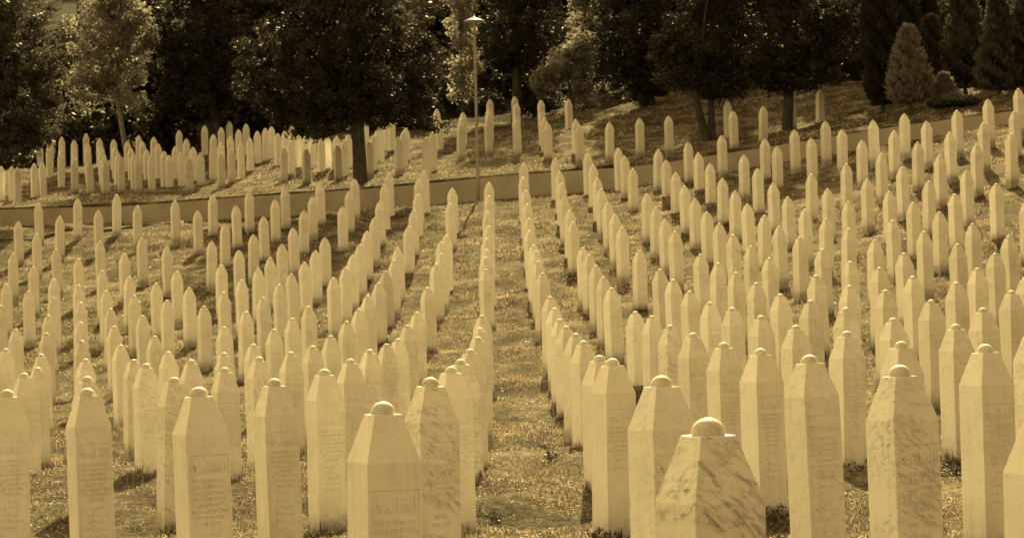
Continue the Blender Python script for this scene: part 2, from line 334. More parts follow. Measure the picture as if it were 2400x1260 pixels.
(11.64,77.27,7.888,1.42,0,1,0.21,0.97,'|sixth|eleventh|right'),
(10.64,69.2,6.233,1.42,0,1,0.1,1.01,'|third|tenth|right'),
(10.64,73.08,6.897,1.42,0,1,0.15,0.92,'|fourth|tenth|right'),
(10.63,77.02,7.598,1.42,0,1,0.19,0.96,'|fifth|tenth|right'),
(9.59,72.91,6.62,1.42,0,1,0.64,0.93,'|seventh|ninth|right'),
(9.55,80.57,7.995,1.42,0,1,0.25,0.93,'|eighth|ninth|right'),
(8.56,72.6,6.351,1.42,0,1,0.05,0.94,'|seventh|eighth|right'),
(8.46,80.67,7.763,1.42,0,1,0.33,0.88,'|eighth|eighth|right'),
(7.27,87.1,8.696,1.42,0,1,0.09,0.91,'|twelfth|seventh|right'),
(6.14,87.3,8.51,1.42,0,1,0.06,0.87,'|fifteenth|sixth|right'),
(6.19,83.52,7.844,1.42,0,1,0.18,0.98,'|fourteenth|sixth|right'),
(6.27,79.96,7.233,1.42,0,1,0.44,0.98,'|thirteenth|sixth|right'),
(8.35,83.35,8.235,1.42,0,1,0.42,0.93,'|ninth|eighth|right'),
(7.39,80.5,7.51,1.42,0,1,0.22,0.95,'|eleventh|seventh|right'),
(7.42,76.37,6.792,1.42,0,1,0.37,0.95,'|tenth|seventh|right'),
(3.84,89.26,8.515,1.42,0,0,0.25,0.94,''),
(3.91,86.11,7.996,1.42,0,1,0.15,0.94,'|sixteenth|fourth|right'),
(3.93,81.75,7.269,1.42,0,1,0.09,0.93,'|fifteenth|fourth|right'),
(2.73,88.65,8.31,1.42,0,0,0.12,0.92,''),
(2.76,84.44,7.619,1.42,0,0,0.06,0.88,''),
(5.02,86.61,8.211,1.42,0,1,0.19,0.89,'|fifteenth|fifth|right'),
(5.1,83.02,7.604,1.42,0,1,0.41,0.91,'|fourteenth|fifth|right'),
(5.11,78.81,6.897,1.42,0,1,0.03,0.95,'|thirteenth|fifth|right'),
(1.6,88.02,8.131,1.42,0,0,0.23,0.92,''),
(1.64,83,7.306,1.42,0,0,0.26,0.99,''),
(0.49,87.11,7.925,1.42,0,0,0.09,0.92,''),
(0.46,82.36,7.134,1.42,0,0,0.22,0.92,''),
(-2.98,29.84,1.601,1.34,0,1,0.7,1.02,'|fourth|third|left'),
(4.26,20.99,1.637,1.34,0,1,0.54,1.04,'|first|fourth|right'),
(7.86,39.18,2.481,1.42,0,0,0.29,1.06,''),
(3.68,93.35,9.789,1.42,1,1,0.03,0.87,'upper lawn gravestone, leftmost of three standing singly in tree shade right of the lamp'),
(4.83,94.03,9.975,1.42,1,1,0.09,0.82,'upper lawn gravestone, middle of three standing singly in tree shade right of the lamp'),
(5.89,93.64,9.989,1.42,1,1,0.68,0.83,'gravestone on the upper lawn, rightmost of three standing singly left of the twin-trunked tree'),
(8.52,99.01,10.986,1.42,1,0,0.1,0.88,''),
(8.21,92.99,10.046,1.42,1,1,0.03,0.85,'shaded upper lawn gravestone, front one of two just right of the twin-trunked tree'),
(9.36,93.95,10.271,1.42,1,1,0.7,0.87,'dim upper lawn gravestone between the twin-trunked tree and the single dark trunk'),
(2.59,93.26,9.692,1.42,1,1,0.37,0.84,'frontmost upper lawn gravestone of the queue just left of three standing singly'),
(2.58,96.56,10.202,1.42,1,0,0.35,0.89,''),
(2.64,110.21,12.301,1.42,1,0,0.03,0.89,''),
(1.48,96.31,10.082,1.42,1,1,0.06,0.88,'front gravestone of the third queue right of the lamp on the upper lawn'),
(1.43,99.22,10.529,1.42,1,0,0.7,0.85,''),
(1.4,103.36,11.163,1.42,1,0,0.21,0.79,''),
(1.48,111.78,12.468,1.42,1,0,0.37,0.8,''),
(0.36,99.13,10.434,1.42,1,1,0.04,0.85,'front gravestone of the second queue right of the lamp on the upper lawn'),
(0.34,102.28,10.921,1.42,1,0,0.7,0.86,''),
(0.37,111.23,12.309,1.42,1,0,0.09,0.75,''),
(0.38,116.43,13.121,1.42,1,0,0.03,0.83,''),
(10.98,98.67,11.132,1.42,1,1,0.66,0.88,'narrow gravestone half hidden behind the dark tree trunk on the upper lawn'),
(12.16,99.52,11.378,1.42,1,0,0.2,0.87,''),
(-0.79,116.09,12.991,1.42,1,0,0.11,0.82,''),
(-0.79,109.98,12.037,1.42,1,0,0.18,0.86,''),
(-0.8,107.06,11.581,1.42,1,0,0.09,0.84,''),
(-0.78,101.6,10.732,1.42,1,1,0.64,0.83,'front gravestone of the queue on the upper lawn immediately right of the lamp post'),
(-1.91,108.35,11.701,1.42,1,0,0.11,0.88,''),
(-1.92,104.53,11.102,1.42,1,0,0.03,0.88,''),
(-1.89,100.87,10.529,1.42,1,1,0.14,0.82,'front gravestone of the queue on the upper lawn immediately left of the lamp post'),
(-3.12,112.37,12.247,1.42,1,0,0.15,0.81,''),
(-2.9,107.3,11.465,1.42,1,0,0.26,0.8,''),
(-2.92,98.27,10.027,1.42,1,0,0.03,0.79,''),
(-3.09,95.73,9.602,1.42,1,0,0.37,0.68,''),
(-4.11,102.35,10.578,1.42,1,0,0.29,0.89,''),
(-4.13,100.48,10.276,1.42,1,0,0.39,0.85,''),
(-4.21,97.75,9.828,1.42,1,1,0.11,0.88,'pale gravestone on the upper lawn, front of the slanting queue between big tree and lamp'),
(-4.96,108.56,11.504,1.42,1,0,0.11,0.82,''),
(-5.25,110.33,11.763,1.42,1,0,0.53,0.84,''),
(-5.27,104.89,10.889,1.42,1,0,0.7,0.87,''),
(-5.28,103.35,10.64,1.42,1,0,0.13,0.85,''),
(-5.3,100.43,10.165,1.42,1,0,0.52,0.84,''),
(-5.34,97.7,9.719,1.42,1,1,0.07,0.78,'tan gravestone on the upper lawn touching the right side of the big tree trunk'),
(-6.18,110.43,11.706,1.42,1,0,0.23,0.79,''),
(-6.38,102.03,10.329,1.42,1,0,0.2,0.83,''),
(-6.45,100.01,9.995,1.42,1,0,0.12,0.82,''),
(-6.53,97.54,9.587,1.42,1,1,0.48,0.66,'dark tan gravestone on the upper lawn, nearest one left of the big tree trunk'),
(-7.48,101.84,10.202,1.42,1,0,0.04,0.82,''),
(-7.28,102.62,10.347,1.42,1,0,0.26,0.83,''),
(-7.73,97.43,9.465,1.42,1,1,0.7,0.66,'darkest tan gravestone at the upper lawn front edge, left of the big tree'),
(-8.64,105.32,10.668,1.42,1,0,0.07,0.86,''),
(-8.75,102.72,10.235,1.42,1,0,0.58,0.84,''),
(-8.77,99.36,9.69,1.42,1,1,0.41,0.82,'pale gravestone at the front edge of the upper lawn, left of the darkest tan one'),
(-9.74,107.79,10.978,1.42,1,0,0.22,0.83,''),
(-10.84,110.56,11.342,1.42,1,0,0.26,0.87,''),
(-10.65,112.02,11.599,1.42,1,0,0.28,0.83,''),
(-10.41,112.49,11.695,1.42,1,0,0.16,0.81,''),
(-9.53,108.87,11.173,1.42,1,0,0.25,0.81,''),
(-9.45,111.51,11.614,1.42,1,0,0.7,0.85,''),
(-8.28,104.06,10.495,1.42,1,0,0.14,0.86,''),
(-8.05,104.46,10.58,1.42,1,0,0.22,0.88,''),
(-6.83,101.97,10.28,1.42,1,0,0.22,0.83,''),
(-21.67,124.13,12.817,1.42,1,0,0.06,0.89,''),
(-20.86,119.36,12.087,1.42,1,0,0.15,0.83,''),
(-19.72,112.61,11.087,1.42,1,0,0.33,0.83,''),
(-19.03,108.55,10.503,1.42,1,0,0.7,0.82,''),
(-20.79,122.33,12.571,1.42,1,0,0.23,0.86,''),
(-19.82,116.58,11.698,1.42,1,0,0.15,0.88,''),
(-18.86,110.95,10.869,1.42,1,0,0.11,0.84,''),
(-18.2,106.97,10.298,1.42,1,0,0.03,0.82,''),
(-17.54,103.08,9.752,1.42,1,1,0.41,0.79,'front gravestone of the second straight queue right of the left edge tree, upper lawn'),
(-19.93,120.55,12.328,1.42,1,0,0.21,0.85,''),
(-18.77,113.81,11.314,1.42,1,0,0.09,0.83,''),
(-18.07,109.77,10.723,1.42,1,0,0.23,0.83,''),
(-16.67,101.53,9.555,1.42,1,1,0.31,0.82,'front gravestone of the third straight queue right of the left edge tree, upper lawn'),
(-18.64,116.44,11.737,1.42,1,0,0.28,0.81,''),
(-17.79,111.55,11.011,1.42,1,0,0.05,0.83,''),
(-17.12,107.59,10.436,1.42,1,0,0.07,0.86,''),
(-16.42,103.69,9.882,1.42,1,0,0.12,0.87,''),
(-15.94,100.89,9.488,1.42,1,1,0.09,0.84,'frontmost gravestone at the left of the upper lawn, with a dark shadow at its foot'),
(-17.75,114.79,11.524,1.42,1,0,0.23,0.85,''),
(-16.9,109.8,10.785,1.42,1,0,0.7,0.83,''),
(-16.15,105.42,10.151,1.42,1,0,0.15,0.84,''),
(-15.43,101.59,9.61,1.42,1,1,0.06,0.8,'front gravestone of the fifth queue from the left edge tree on the upper lawn'),
(-16.8,112.74,11.254,1.42,1,0,0.58,0.87,''),
(-15.96,107.99,10.555,1.42,1,0,0.7,0.86,''),
(-15.24,103.87,9.961,1.42,1,0,0.14,0.89,''),
(-14.64,100.82,9.531,1.42,1,1,0.06,0.82,'front gravestone of the sixth queue from the left edge tree on the upper lawn'),
(-16.76,115.92,11.771,1.42,1,0,0.27,0.84,''),
(-15.99,111.57,11.118,1.42,1,0,0.38,0.81,''),
(-15.05,106.21,10.329,1.42,1,0,0.06,0.85,''),
(-14.33,102.38,9.781,1.42,1,0,0.46,0.84,''),
(-15.81,113.9,11.506,1.42,1,0,0.1,0.86,''),
(-14.97,109.2,10.805,1.42,1,0,0.38,0.84,''),
(-14.05,104.09,10.06,1.42,1,0,0.16,0.86,''),
(-13.47,101.3,9.664,1.42,1,0,0.47,0.82,''),
(-13.9,106.55,10.455,1.42,1,0,0.7,0.86,''),
(-15.06,116.8,12.038,1.42,1,0,0.38,0.83,''),
(-13.98,110.69,11.113,1.42,1,0,0.42,0.83,''),
(-12.97,105.06,10.281,1.42,1,0,0.13,0.84,''),
(-13.14,102.53,9.874,1.42,1,0,0.11,0.85,''),
(-12.41,99.19,9.402,1.42,1,1,0.67,0.79,'short gravestone low in the upper lawn, left of a taller one at the front edge'),
(-12.2,101.22,9.729,1.42,1,1,0.06,0.79,'gravestone on the upper lawn, right neighbour of the short one at the front edge'),
(-14.03,118.06,12.329,1.42,1,0,0.23,0.85,''),
(-12.91,111.62,11.347,1.42,1,0,0.24,0.84,''),
(-13.01,115.71,12.017,1.42,1,0,0.26,0.81,''),
(-11.89,105.75,10.471,1.42,1,0,0.03,0.79,''),
(-11.98,103.33,10.076,1.42,1,1,0.03,0.82,'gravestone on the upper lawn, just left and behind the frontmost of the middle group'),
(-11.24,99.72,9.56,1.42,1,1,0.27,0.85,'frontmost gravestone of the middle group on the upper lawn, above the wall'),
(-13.04,119.5,12.647,1.42,1,0,0.18,0.74,''),
(-11.91,109.5,11.08,1.42,1,0,0.7,0.87,''),
(-11.92,113.01,11.657,1.42,1,0,0.03,0.88,''),
(-11.92,116.25,12.195,1.42,1,0,0.28,0.89,''),
(-11.01,101.4,9.84,1.42,1,1,0.13,0.79,'gravestone on the upper lawn, just right and behind the frontmost of the middle group'),
(-10.93,104.27,10.307,1.42,1,0,0.33,0.84,''),
(-10.82,106.9,10.743,1.42,1,0,0.06,0.88,''),
(-21.54,120.04,12.163,1.42,1,0,0.03,0.8,''),
(-20.54,114.24,11.303,1.42,1,0,0.1,0.79,''),
(-21.8,122.06,12.474,1.42,1,0,0.12,0.85,''),
(-18.66,102.28,9.61,1.42,1,0,0.28,0.88,''),
(-22.21,121.13,12.305,1.42,1,0,0.51,0.88,''),
(-18.88,101.59,9.508,1.42,1,0,0.07,0.78,''),
(-19.53,100.3,9.321,1.42,1,0,0.11,0.8,''),
(-19.1,99.19,9.174,1.42,1,0,0.7,0.84,''),
(-20.01,100.58,9.355,1.42,1,0,0.2,0.82,''),
]

F = 6000.
def at(px, py, d):
    """a photo pixel (2400 wide) carried out to d metres along the view axis"""
    u, v = (px-1200)/F*d, (630-py)/F*d
    p = Vector((0, 0, EYE)) + c_right*u + c_up*v - c_back*d
    return p

# ------------------------------------------------------------------ helpers
def tag(o, label=None, cat=None, group=None, kind=None):
    if label: o['label'] = label
    if cat: o['category'] = cat
    if group: o['group'] = group
    if kind: o['kind'] = kind
    return o
def np_mesh(name, verts, faces, smooth=False):
    """verts (n,3), faces (m,k) all the same corner count"""
    me = bpy.data.meshes.new(name); verts = np.asarray(verts, np.float32); faces = np.asarray(faces, np.int32)
    n, k = faces.shape
    me.vertices.add(len(verts)); me.vertices.foreach_set('co', verts.ravel())
    me.loops.add(n*k); me.loops.foreach_set('vertex_index', faces.ravel())
    me.polygons.add(n); me.polygons.foreach_set('loop_start', np.arange(n, dtype=np.int32)*k)
    try: me.polygons.foreach_set('loop_total', np.full(n, k, np.int32))
    except Exception: pass
    me.update(calc_edges=True)
    if smooth: me.polygons.foreach_set('use_smooth', np.ones(n, bool))
    return me
def add_col(me, vals):
    a = me.color_attributes.new('tint', 'FLOAT_COLOR', 'POINT')
    v = np.ones((len(vals), 4), np.float32); v[:, 0] = v[:, 1] = v[:, 2] = vals
    a.data.foreach_set('color', v.ravel())
def link(name, me, mat, parent=None):
    o = bpy.data.objects.new(name, me); col.objects.link(o)
    if mat and not me.materials: me.materials.append(mat)
    if parent: o.parent = parent
    return o
def empty(name, loc, rz=0):
    o = bpy.data.objects.new(name, None); col.objects.link(o); o.location = loc; o.rotation_euler = (0, 0, rz)
    o.empty_display_size = .2
    return o
def poly_mesh(name, verts, faces, smooth=False):
    me = bpy.data.meshes.new(name); me.from_pydata([tuple(v) for v in verts], [], faces); me.update()
    if smooth:
        for p in me.polygons: p.use_smooth = True
    return me
def lathe(name, prof, seg=24, smooth=True):
    """prof: list of (r, z) bottom to top"""
    V, Fc = [], []
    for r, z in prof:
        for i in range(seg):
            a = 2*math.pi*i/seg; V.append((max(r, 1e-4)*math.cos(a), max(r, 1e-4)*math.sin(a), z))
    for j in range(len(prof)-1):
        for i in range(seg):
            k = (i+1) % seg; Fc.append((j*seg+i, j*seg+k, (j+1)*seg+k, (j+1)*seg+i))
    Fc.append(tuple(range(seg))[::-1]); Fc.append(tuple((len(prof)-1)*seg+i for i in range(seg)))
    return poly_mesh(name, V, Fc, smooth)
def tube(paths, seg=10):
    """paths: list of [(point, radius)...] -> verts, quads (numpy)"""
    V, Q = [], []
    for path in paths:
        base = len(V)
        for j, (p, r) in enumerate(path):
            p = Vector(p); q = Vector(path[min(j+1, len(path)-1)][0]); q0 = Vector(path[max(j-1, 0)][0])
            d = (q-q0).normalized(); a = d.cross(Vector((0, 1, 0.01))).normalized() if abs(d.y) < .9 else d.cross(Vector((1, 0, 0))).normalized()
            b = d.cross(a)
            for i in range(seg):
                t = 2*math.pi*i/seg; V.append(tuple(p+(a*math.cos(t)+b*math.sin(t))*r))
        for j in range(len(path)-1):
            for i in range(seg):
                k = (i+1) % seg; Q.append((base+j*seg+i, base+j*seg+k, base+(j+1)*seg+k, base+(j+1)*seg+i))
    return V, Q

# ------------------------------------------------------------------ materials
def new_mat(name, rough=.8, spec=.3):
    mt = bpy.data.materials.new(name); mt.use_nodes = True; b = mt.node_tree.nodes['Principled BSDF']
    b.inputs['Roughness'].default_value = rough; b.inputs['Specular IOR Level'].default_value = spec
    return mt, mt.node_tree, b
def nd(t, k, **kw):
    n = t.nodes.new(k)
    for a, v in kw.items(): setattr(n, a, v)
    return n
def math_(t, op, a, b=None, c=None):
    n = nd(t, 'ShaderNodeMath', operation=op)
    for i, v in enumerate((a, b, c)):
        if v is None: continue
        if isinstance(v, (int, float)): n.inputs[i].default_value = v
        else: t.links.new(v, n.inputs[i])
    return n.outputs[0]
def ramp(t, fac, stops):
    n = nd(t, 'ShaderNodeValToRGB'); t.links.new(fac, n.inputs[0]); e = n.color_ramp.elements
    while len(e) < len(stops): e.new(.5)
    for el, (p, c) in zip(e, stops):
        el.position = p; el.color = (c, c, c, 1) if isinstance(c, (int, float)) else (*c, 1)
    return n.outputs[0]
def noise(t, vec, scale, detail=4, rough=.55, dist=0):
    n = nd(t, 'ShaderNodeTexNoise'); n.inputs['Scale'].default_value = scale; n.inputs['Detail'].default_value = detail
    n.inputs['Roughness'].default_value = rough; n.inputs['Distortion'].default_value = dist
    if vec is not None: t.links.new(vec, n.inputs['Vector'])
    return n.outputs[0]
def bump(t, b, h, strength, dist):
    n = nd(t, 'ShaderNodeBump'); n.inputs['Strength'].default_value = strength; n.inputs['Distance'].default_value = dist
    t.links.new(h, n.inputs['Height']); t.links.new(n.outputs[0], b.inputs['Normal'])

# white marble: object colour carries (veining, tone, seed)
marble, t, b = new_mat('white_marble', .55, .25)
tc = nd(t, 'ShaderNodeTexCoord'); oi = nd(t, 'ShaderNodeObjectInfo'); sep = nd(t, 'ShaderNodeSeparateColor')
t.links.new(oi.outputs['Color'], sep.inputs[0])
off = nd(t, 'ShaderNodeCombineXYZ'); s37 = math_(t, 'MULTIPLY', sep.outputs[2], 37.0); s91 = math_(t, 'MULTIPLY', sep.outputs[2], 91.0)
t.links.new(s37, off.inputs[0]); t.links.new(s91, off.inputs[1]); t.links.new(s37, off.inputs[2])
va = nd(t, 'ShaderNodeVectorMath', operation='ADD'); t.links.new(tc.outputs['Object'], va.inputs[0]); t.links.new(off.outputs[0], va.inputs[1])
rt0 = nd(t, 'ShaderNodeMapping'); rt0.inputs['Rotation'].default_value = (R(24), R(-36), 0); t.links.new(va.outputs[0], rt0.inputs[0])
rot = nd(t, 'ShaderNodeMapping'); rot.inputs['Scale'].default_value = (.6, .9, 2.2); t.links.new(rt0.outputs[0], rot.inputs[0])
n1 = noise(t, rot.outputs[0], 3.6, 7, .55, .6)      # broad clouding bands
n2 = noise(t, rot.outputs[0], 22, 7, .68, .5)
n3 = noise(t, va.outputs[0], 45, 5, .7, .5)
vein = ramp(t, n2, [(0, 0), (.49, 0), (.60, .55), (.74, 1)])
ridge = math_(t, 'ABSOLUTE', math_(t, 'SUBTRACT', n1, .5))
line = ramp(t, ridge, [(0, .8), (.006, .35), (.016, 0), (1, 0)])
cl = ramp(t, n1, [(.38, 0), (.58, 1)])
vv = math_(t, 'MULTIPLY', math_(t, 'MULTIPLY', vein, cl), sep.outputs[0])
ll = math_(t, 'MULTIPLY', line, math_(t, 'ADD', math_(t, 'MULTIPLY', sep.outputs[0], .12), .10))
spots = ramp(t, n3, [(.66, 0), (.74, 1)])
ss = math_(t, 'MULTIPLY', spots, math_(t, 'ADD', math_(t, 'MULTIPLY', sep.outputs[0], .35), .14))
n4 = noise(t, va.outputs[0], 260, 2, .5)
fine = math_(t, 'MULTIPLY', math_(t, 'SUBTRACT', n4, .5), .22)
cloud = math_(t, 'MULTIPLY', math_(t, 'SUBTRACT', noise(t, va.outputs[0], 3.4, 7, .68), .5), .28)
sz = nd(t, 'ShaderNodeSeparateXYZ'); t.links.new(tc.outputs['Object'], sz.inputs[0])
splash = math_(t, 'ADD', sz.outputs[2], math_(t, 'MULTIPLY', noise(t, va.outputs[0], 14, 4, .6), -.16))
soil = ramp(t, splash, [(0, .46), (.06, .36), (.16, .10), (.36, 0)])
dark = math_(t, 'ADD', math_(t, 'ADD', math_(t, 'MULTIPLY', vv, .68), ll), ss)
val = math_(t, 'SUBTRACT', math_(t, 'ADD', math_(t, 'ADD', .83, fine), cloud), dark)
stm = nd(t, 'ShaderNodeMapping'); stm.inputs['Scale'].default_value = (1, 1, .07); t.links.new(va.outputs[0], stm.inputs[0])
streak = ramp(t, noise(t, stm.outputs[0], 24, 4, .6), [(.52, 0), (.75, .10)])
val = math_(t, 'SUBTRACT', math_(t, 'SUBTRACT', val, streak), soil)
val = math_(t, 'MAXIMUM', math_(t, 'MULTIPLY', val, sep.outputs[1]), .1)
cc = nd(t, 'ShaderNodeCombineColor'); t.links.new(val, cc.inputs[0]); t.links.new(val, cc.inputs[1]); t.links.new(math_(t, 'MULTIPLY', val, .98), cc.inputs[2])
t.links.new(cc.outputs[0], b.inputs['Base Color'])
bump(t, b, math_(t, 'ADD', math_(t, 'MULTIPLY', n3, .5), n4), .12, .004)

# soil and thatch under the grass
turf, t, b = new_mat('thatch_soil', .95, .1)
tc = nd(t, 'ShaderNodeTexCoord'); a1 = noise(t, tc.outputs['Object'], 1.1, 6, .6); a2 = noise(t, tc.outputs['Object'], 14, 6, .7); a3 = noise(t, tc.outputs['Object'], 60, 4, .7)
mixv = math_(t, 'ADD', math_(t, 'MULTIPLY', a1, .35), math_(t, 'ADD', math_(t, 'MULTIPLY', a2, .35), math_(t, 'MULTIPLY', a3, .3)))
W_ = lambda v: (v, v*.87, v*.72)
lawn_c = (ramp(t, mixv, [(.36, W_(.012)), (.45, W_(.04)), (.52, W_(.13)), (.60, W_(.42))]))
sy = nd(t, 'ShaderNodeSeparateXYZ'); t.links.new(tc.outputs['Object'], sy.inputs[0])
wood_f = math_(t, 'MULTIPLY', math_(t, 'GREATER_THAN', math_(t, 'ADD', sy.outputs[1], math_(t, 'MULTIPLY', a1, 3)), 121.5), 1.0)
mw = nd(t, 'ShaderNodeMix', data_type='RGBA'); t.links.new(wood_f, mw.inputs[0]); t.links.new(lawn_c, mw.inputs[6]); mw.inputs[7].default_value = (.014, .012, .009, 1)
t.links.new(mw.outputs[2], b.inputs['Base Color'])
bump(t, b, math_(t, 'ADD', math_(t, 'MULTIPLY', a2, 1.0), math_(t, 'MULTIPLY', a3, .5)), 1.0, .08)

litter, t, b = new_mat('leaf_litter', .95, .1)
tc = nd(t, 'ShaderNodeTexCoord'); a2 = noise(t, tc.outputs['Object'], 3, 6, .7)
t.links.new(ramp(t, a2, [(.4, .008), (.6, .028)]), b.inputs['Base Color']); bump(t, b, a2, .8, .2)

def leafy(name, lo, hi, trans, rough=.5, spec=.35, warm=(1, .97, .9)):
    mt, t, b = new_mat(name, rough, spec)
    at_ = nd(t, 'ShaderNodeAttribute', attribute_name='tint')
    mr = nd(t, 'ShaderNodeMapRange'); t.links.new(at_.outputs['Fac'], mr.inputs[0]); mr.inputs[3].default_value = lo; mr.inputs[4].default_value = hi
    cc = nd(t, 'ShaderNodeCombineColor')
    for i in range(3): t.links.new(math_(t, 'MULTIPLY', mr.outputs[0], warm[i]), cc.inputs[i])
    t.links.new(cc.outputs[0], b.inputs['Base Color'])
    tr = nd(t, 'ShaderNodeBsdfTranslucent'); t.links.new(cc.outputs[0], tr.inputs[0])
    ms = nd(t, 'ShaderNodeMixShader'); ms.inputs[0].default_value = trans
    t.links.new(b.outputs[0], ms.inputs[1]); t.links.new(tr.outputs[0], ms.inputs[2])
    t.links.new(ms.outputs[0], t.nodes['Material Output'].inputs[0])
    return mt
M_grass = leafy('dry_grass', .015, .74, .26, .6, .3, (1, .88, .74))
M_leaf = leafy('broad_leaf', .016, .065, .28, .6, .25)
M_pale = leafy('pale_sunlit_leaf', .10, .50, .60, .55, .3)  # leaf colour raised so the backlit crowns look sunlit
M_mid = leafy('mid_leaf', .05, .24, .50, .55, .3)  # leaf colour lifted to carry the sunlit flank of the left edge tree
M_conif = leafy('conifer_spray', .016, .13, .35, .7, .2)
M_weed = leafy('weed_leaf', .02, .12, .35, .5, .4)
M_thuja = leafy('thuja_spray', .03, .24, .40, .7, .2)
bark, t, b = new_mat('bark', .9, .15)
tc = nd(t, 'ShaderNodeTexCoord'); mp = nd(t, 'ShaderNodeMapping'); mp.inputs['Scale'].default_value = (1, 1, .2); t.links.new(tc.outputs['Object'], mp.inputs[0])
a1 = noise(t, mp.outputs[0], 14, 6, .7); t.links.new(ramp(t, a1, [(.35, .03), (.65, .11)]), b.inputs['Base Color']); bump(t, b, a1, .9, .05)
palebark, t, b = new_mat('pale_bark', .9, .15)
tc = nd(t, 'ShaderNodeTexCoord'); a1 = noise(t, tc.outputs['Object'], 9, 5, .7); t.links.new(ramp(t, a1, [(.35, .12), (.65, .3)]), b.inputs['Base Color'])
conc, t, b = new_mat('wall_concrete', .9, .15)
tc = nd(t, 'ShaderNodeTexCoord'); a1 = noise(t, tc.outputs['Object'], .8, 6, .6); a2 = noise(t, tc.outputs['Object'], 30, 4, .6)
v = math_(t, 'ADD', math_(t, 'MULTIPLY', a1, .7), math_(t, 'MULTIPLY', a2, .3)); t.links.new(ramp(t, v, [(.3, (.27, .25, .23)), (.5, (.37, .345, .315)), (.7, (.47, .435, .4))]), b.inputs['Base Color']); bump(t, b, a2, .3, .01)
slab_m, t, b = new_mat('pale_concrete', .9, .2)
tc = nd(t, 'ShaderNodeTexCoord'); a1 = noise(t, tc.outputs['Object'], 3, 6, .6); t.links.new(ramp(t, a1, [(.3, .30), (.7, .42)]), b.inputs['Base Color'])
kerb_m, t, b = new_mat('dark_kerb', .9, .2)
tc = nd(t, 'ShaderNodeTexCoord'); a1 = noise(t, tc.outputs['Object'], 6, 5, .6); t.links.new(ramp(t, a1, [(.3, .05), (.7, .12)]), b.inputs['Base Color'])
steel, t, b = new_mat('galvanised_steel', .5, .5); b.inputs['Metallic'].default_value = .35
tc = nd(t, 'ShaderNodeTexCoord'); a1 = noise(t, tc.outputs['Object'], 30, 4, .6); t.links.new(ramp(t, a1, [(.3, .20), (.7, .32)]), b.inputs['Base Color'])
shade_m, t, b = new_mat('lamp_enamel', .45, .5)
tc = nd(t, 'ShaderNodeTexCoord'); a1 = noise(t, tc.outputs['Object'], 12, 4, .6); t.links.new(ramp(t, a1, [(.3, .26), (.7, .36)]), b.inputs['Base Color'])
glass, t, b = new_mat('lamp_glass', .15, .5); b.inputs['Base Color'].default_value = (.75, .74, .7, 1); b.inputs['Transmission Weight'].default_value = .85
b.inputs['IOR'].default_value = 1.2
bulb_m, t, b = new_mat('lamp_reflector', .3, .5); b.inputs['Base Color'].default_value = (.7, .7, .68, 1)

# ------------------------------------------------------------------ terrain
S = [(r[:-1], r[-1]) for r in STONES]
A = np.array([s[0] for s in S])
W = np.array(WALL)
def wall_y(x): return np.interp(x, W[:, 0], W[:, 1])
def samples(upper):
    q = A[A[:, 4] == upper]; P = np.stack([q[:, 0], q[:, 1], q[:, 2]-q[:, 3]], 1)
    xs = np.arange(-26, 22, .7); wz = np.interp(xs, W[:, 0], W[:, 2 if upper else 3])
    wp = np.stack([xs, wall_y(xs), wz+(.05 if upper else 0)], 1)
    ex = [(-3, 2, -.02), (3, 2, 0), (0, -5, 0), (-8, 8, -.05), (8, 8, .1)] if not upper else [tuple(at(x, y, d)) for x, y, d in
        ((1400, 262, 112), (1550, 240, 112), (1650, 235, 110), (1850, 222, 108), (1980, 205, 108), (2060, 205, 106), (1200, 275, 120), (1000, 290, 122), (600, 300, 124), (300, 318, 127), (0, 330, 128), (2150, 215, 100), (2300, 190, 98), (2450, 170, 96))]
    return np.vstack([P, wp, ex])
PT = (samples(0), samples(1))
def local_fit(P, X, Y, sig):
    Z = np.empty(len(X))
    for i in range(0, len(X), 4000):
        x = X[i:i+4000, None]; y = Y[i:i+4000, None]; dx = P[:, 0]-x; dy = P[:, 1]-y
        d2 = dx*dx+dy*dy; s2 = sig*sig + d2.min(1, keepdims=True)*.6
        w = np.exp(-.5*d2/s2); z = P[:, 2][None]
        B = np.stack([np.ones_like(dx), dx/sig, dy/sig], 2)
        M = np.einsum('nk,nki,nkj->nij', w, B, B)+np.diag([1e-6, .05, .05]); v = np.einsum('nk,nki,nk->ni', w, B, np.broadcast_to(z, w.shape))
        Z[i:i+4000] = np.linalg.solve(M, v[..., None])[:, 0, 0]
    return Z
rs = np.random.RandomState(11)
_lat = rs.rand(64, 64)
def vnoise(x, y):
    xi = np.floor(x).astype(int); yi = np.floor(y).astype(int); fx = x-xi; fy = y-yi; fx = fx*fx*(3-2*fx); fy = fy*fy*(3-2*fy)
    g = lambda a, b: _lat[a % 64, b % 64]
    return (g(xi, yi)*(1-fx)+g(xi+1, yi)*fx)*(1-fy)+(g(xi, yi+1)*(1-fx)+g(xi+1, yi+1)*fx)*fy - .5
# coarse tables then bilinear lookup
CX = np.arange(-50, 50.1, 1.); CV = np.linspace(0, 1, 70)
Y0 = -6.
LY = np.array([[Y0+(wall_y(x)-Y0)*v for x in CX] for v in CV])
LZ = local_fit(PT[0], np.tile(np.clip(CX, -21, 19), len(CV)), LY.ravel(), 2.6).reshape(LY.shape)
UY1 = 127.
UYt = np.array([[wall_y(x)+(UY1-wall_y(x))*v for x in CX] for v in CV])
UZ = local_fit(PT[1], np.tile(np.clip(CX, -24, 20), len(CV)), UYt.ravel(), 2.6).reshape(UYt.shape)
def bil(T, cx, v):
    i = np.clip((cx+50), 0, len(CX)-1.001); j = np.clip(v*(len(CV)-1), 0, len(CV)-1.001)
    a = i.astype(int); b_ = j.astype(int); fa = i-a; fb = j-b_
    return (T[b_, a]*(1-fa)+T[b_, a+1]*fa)*(1-fb)+(T[b_+1, a]*(1-fa)+T[b_+1, a+1]*fa)*fb
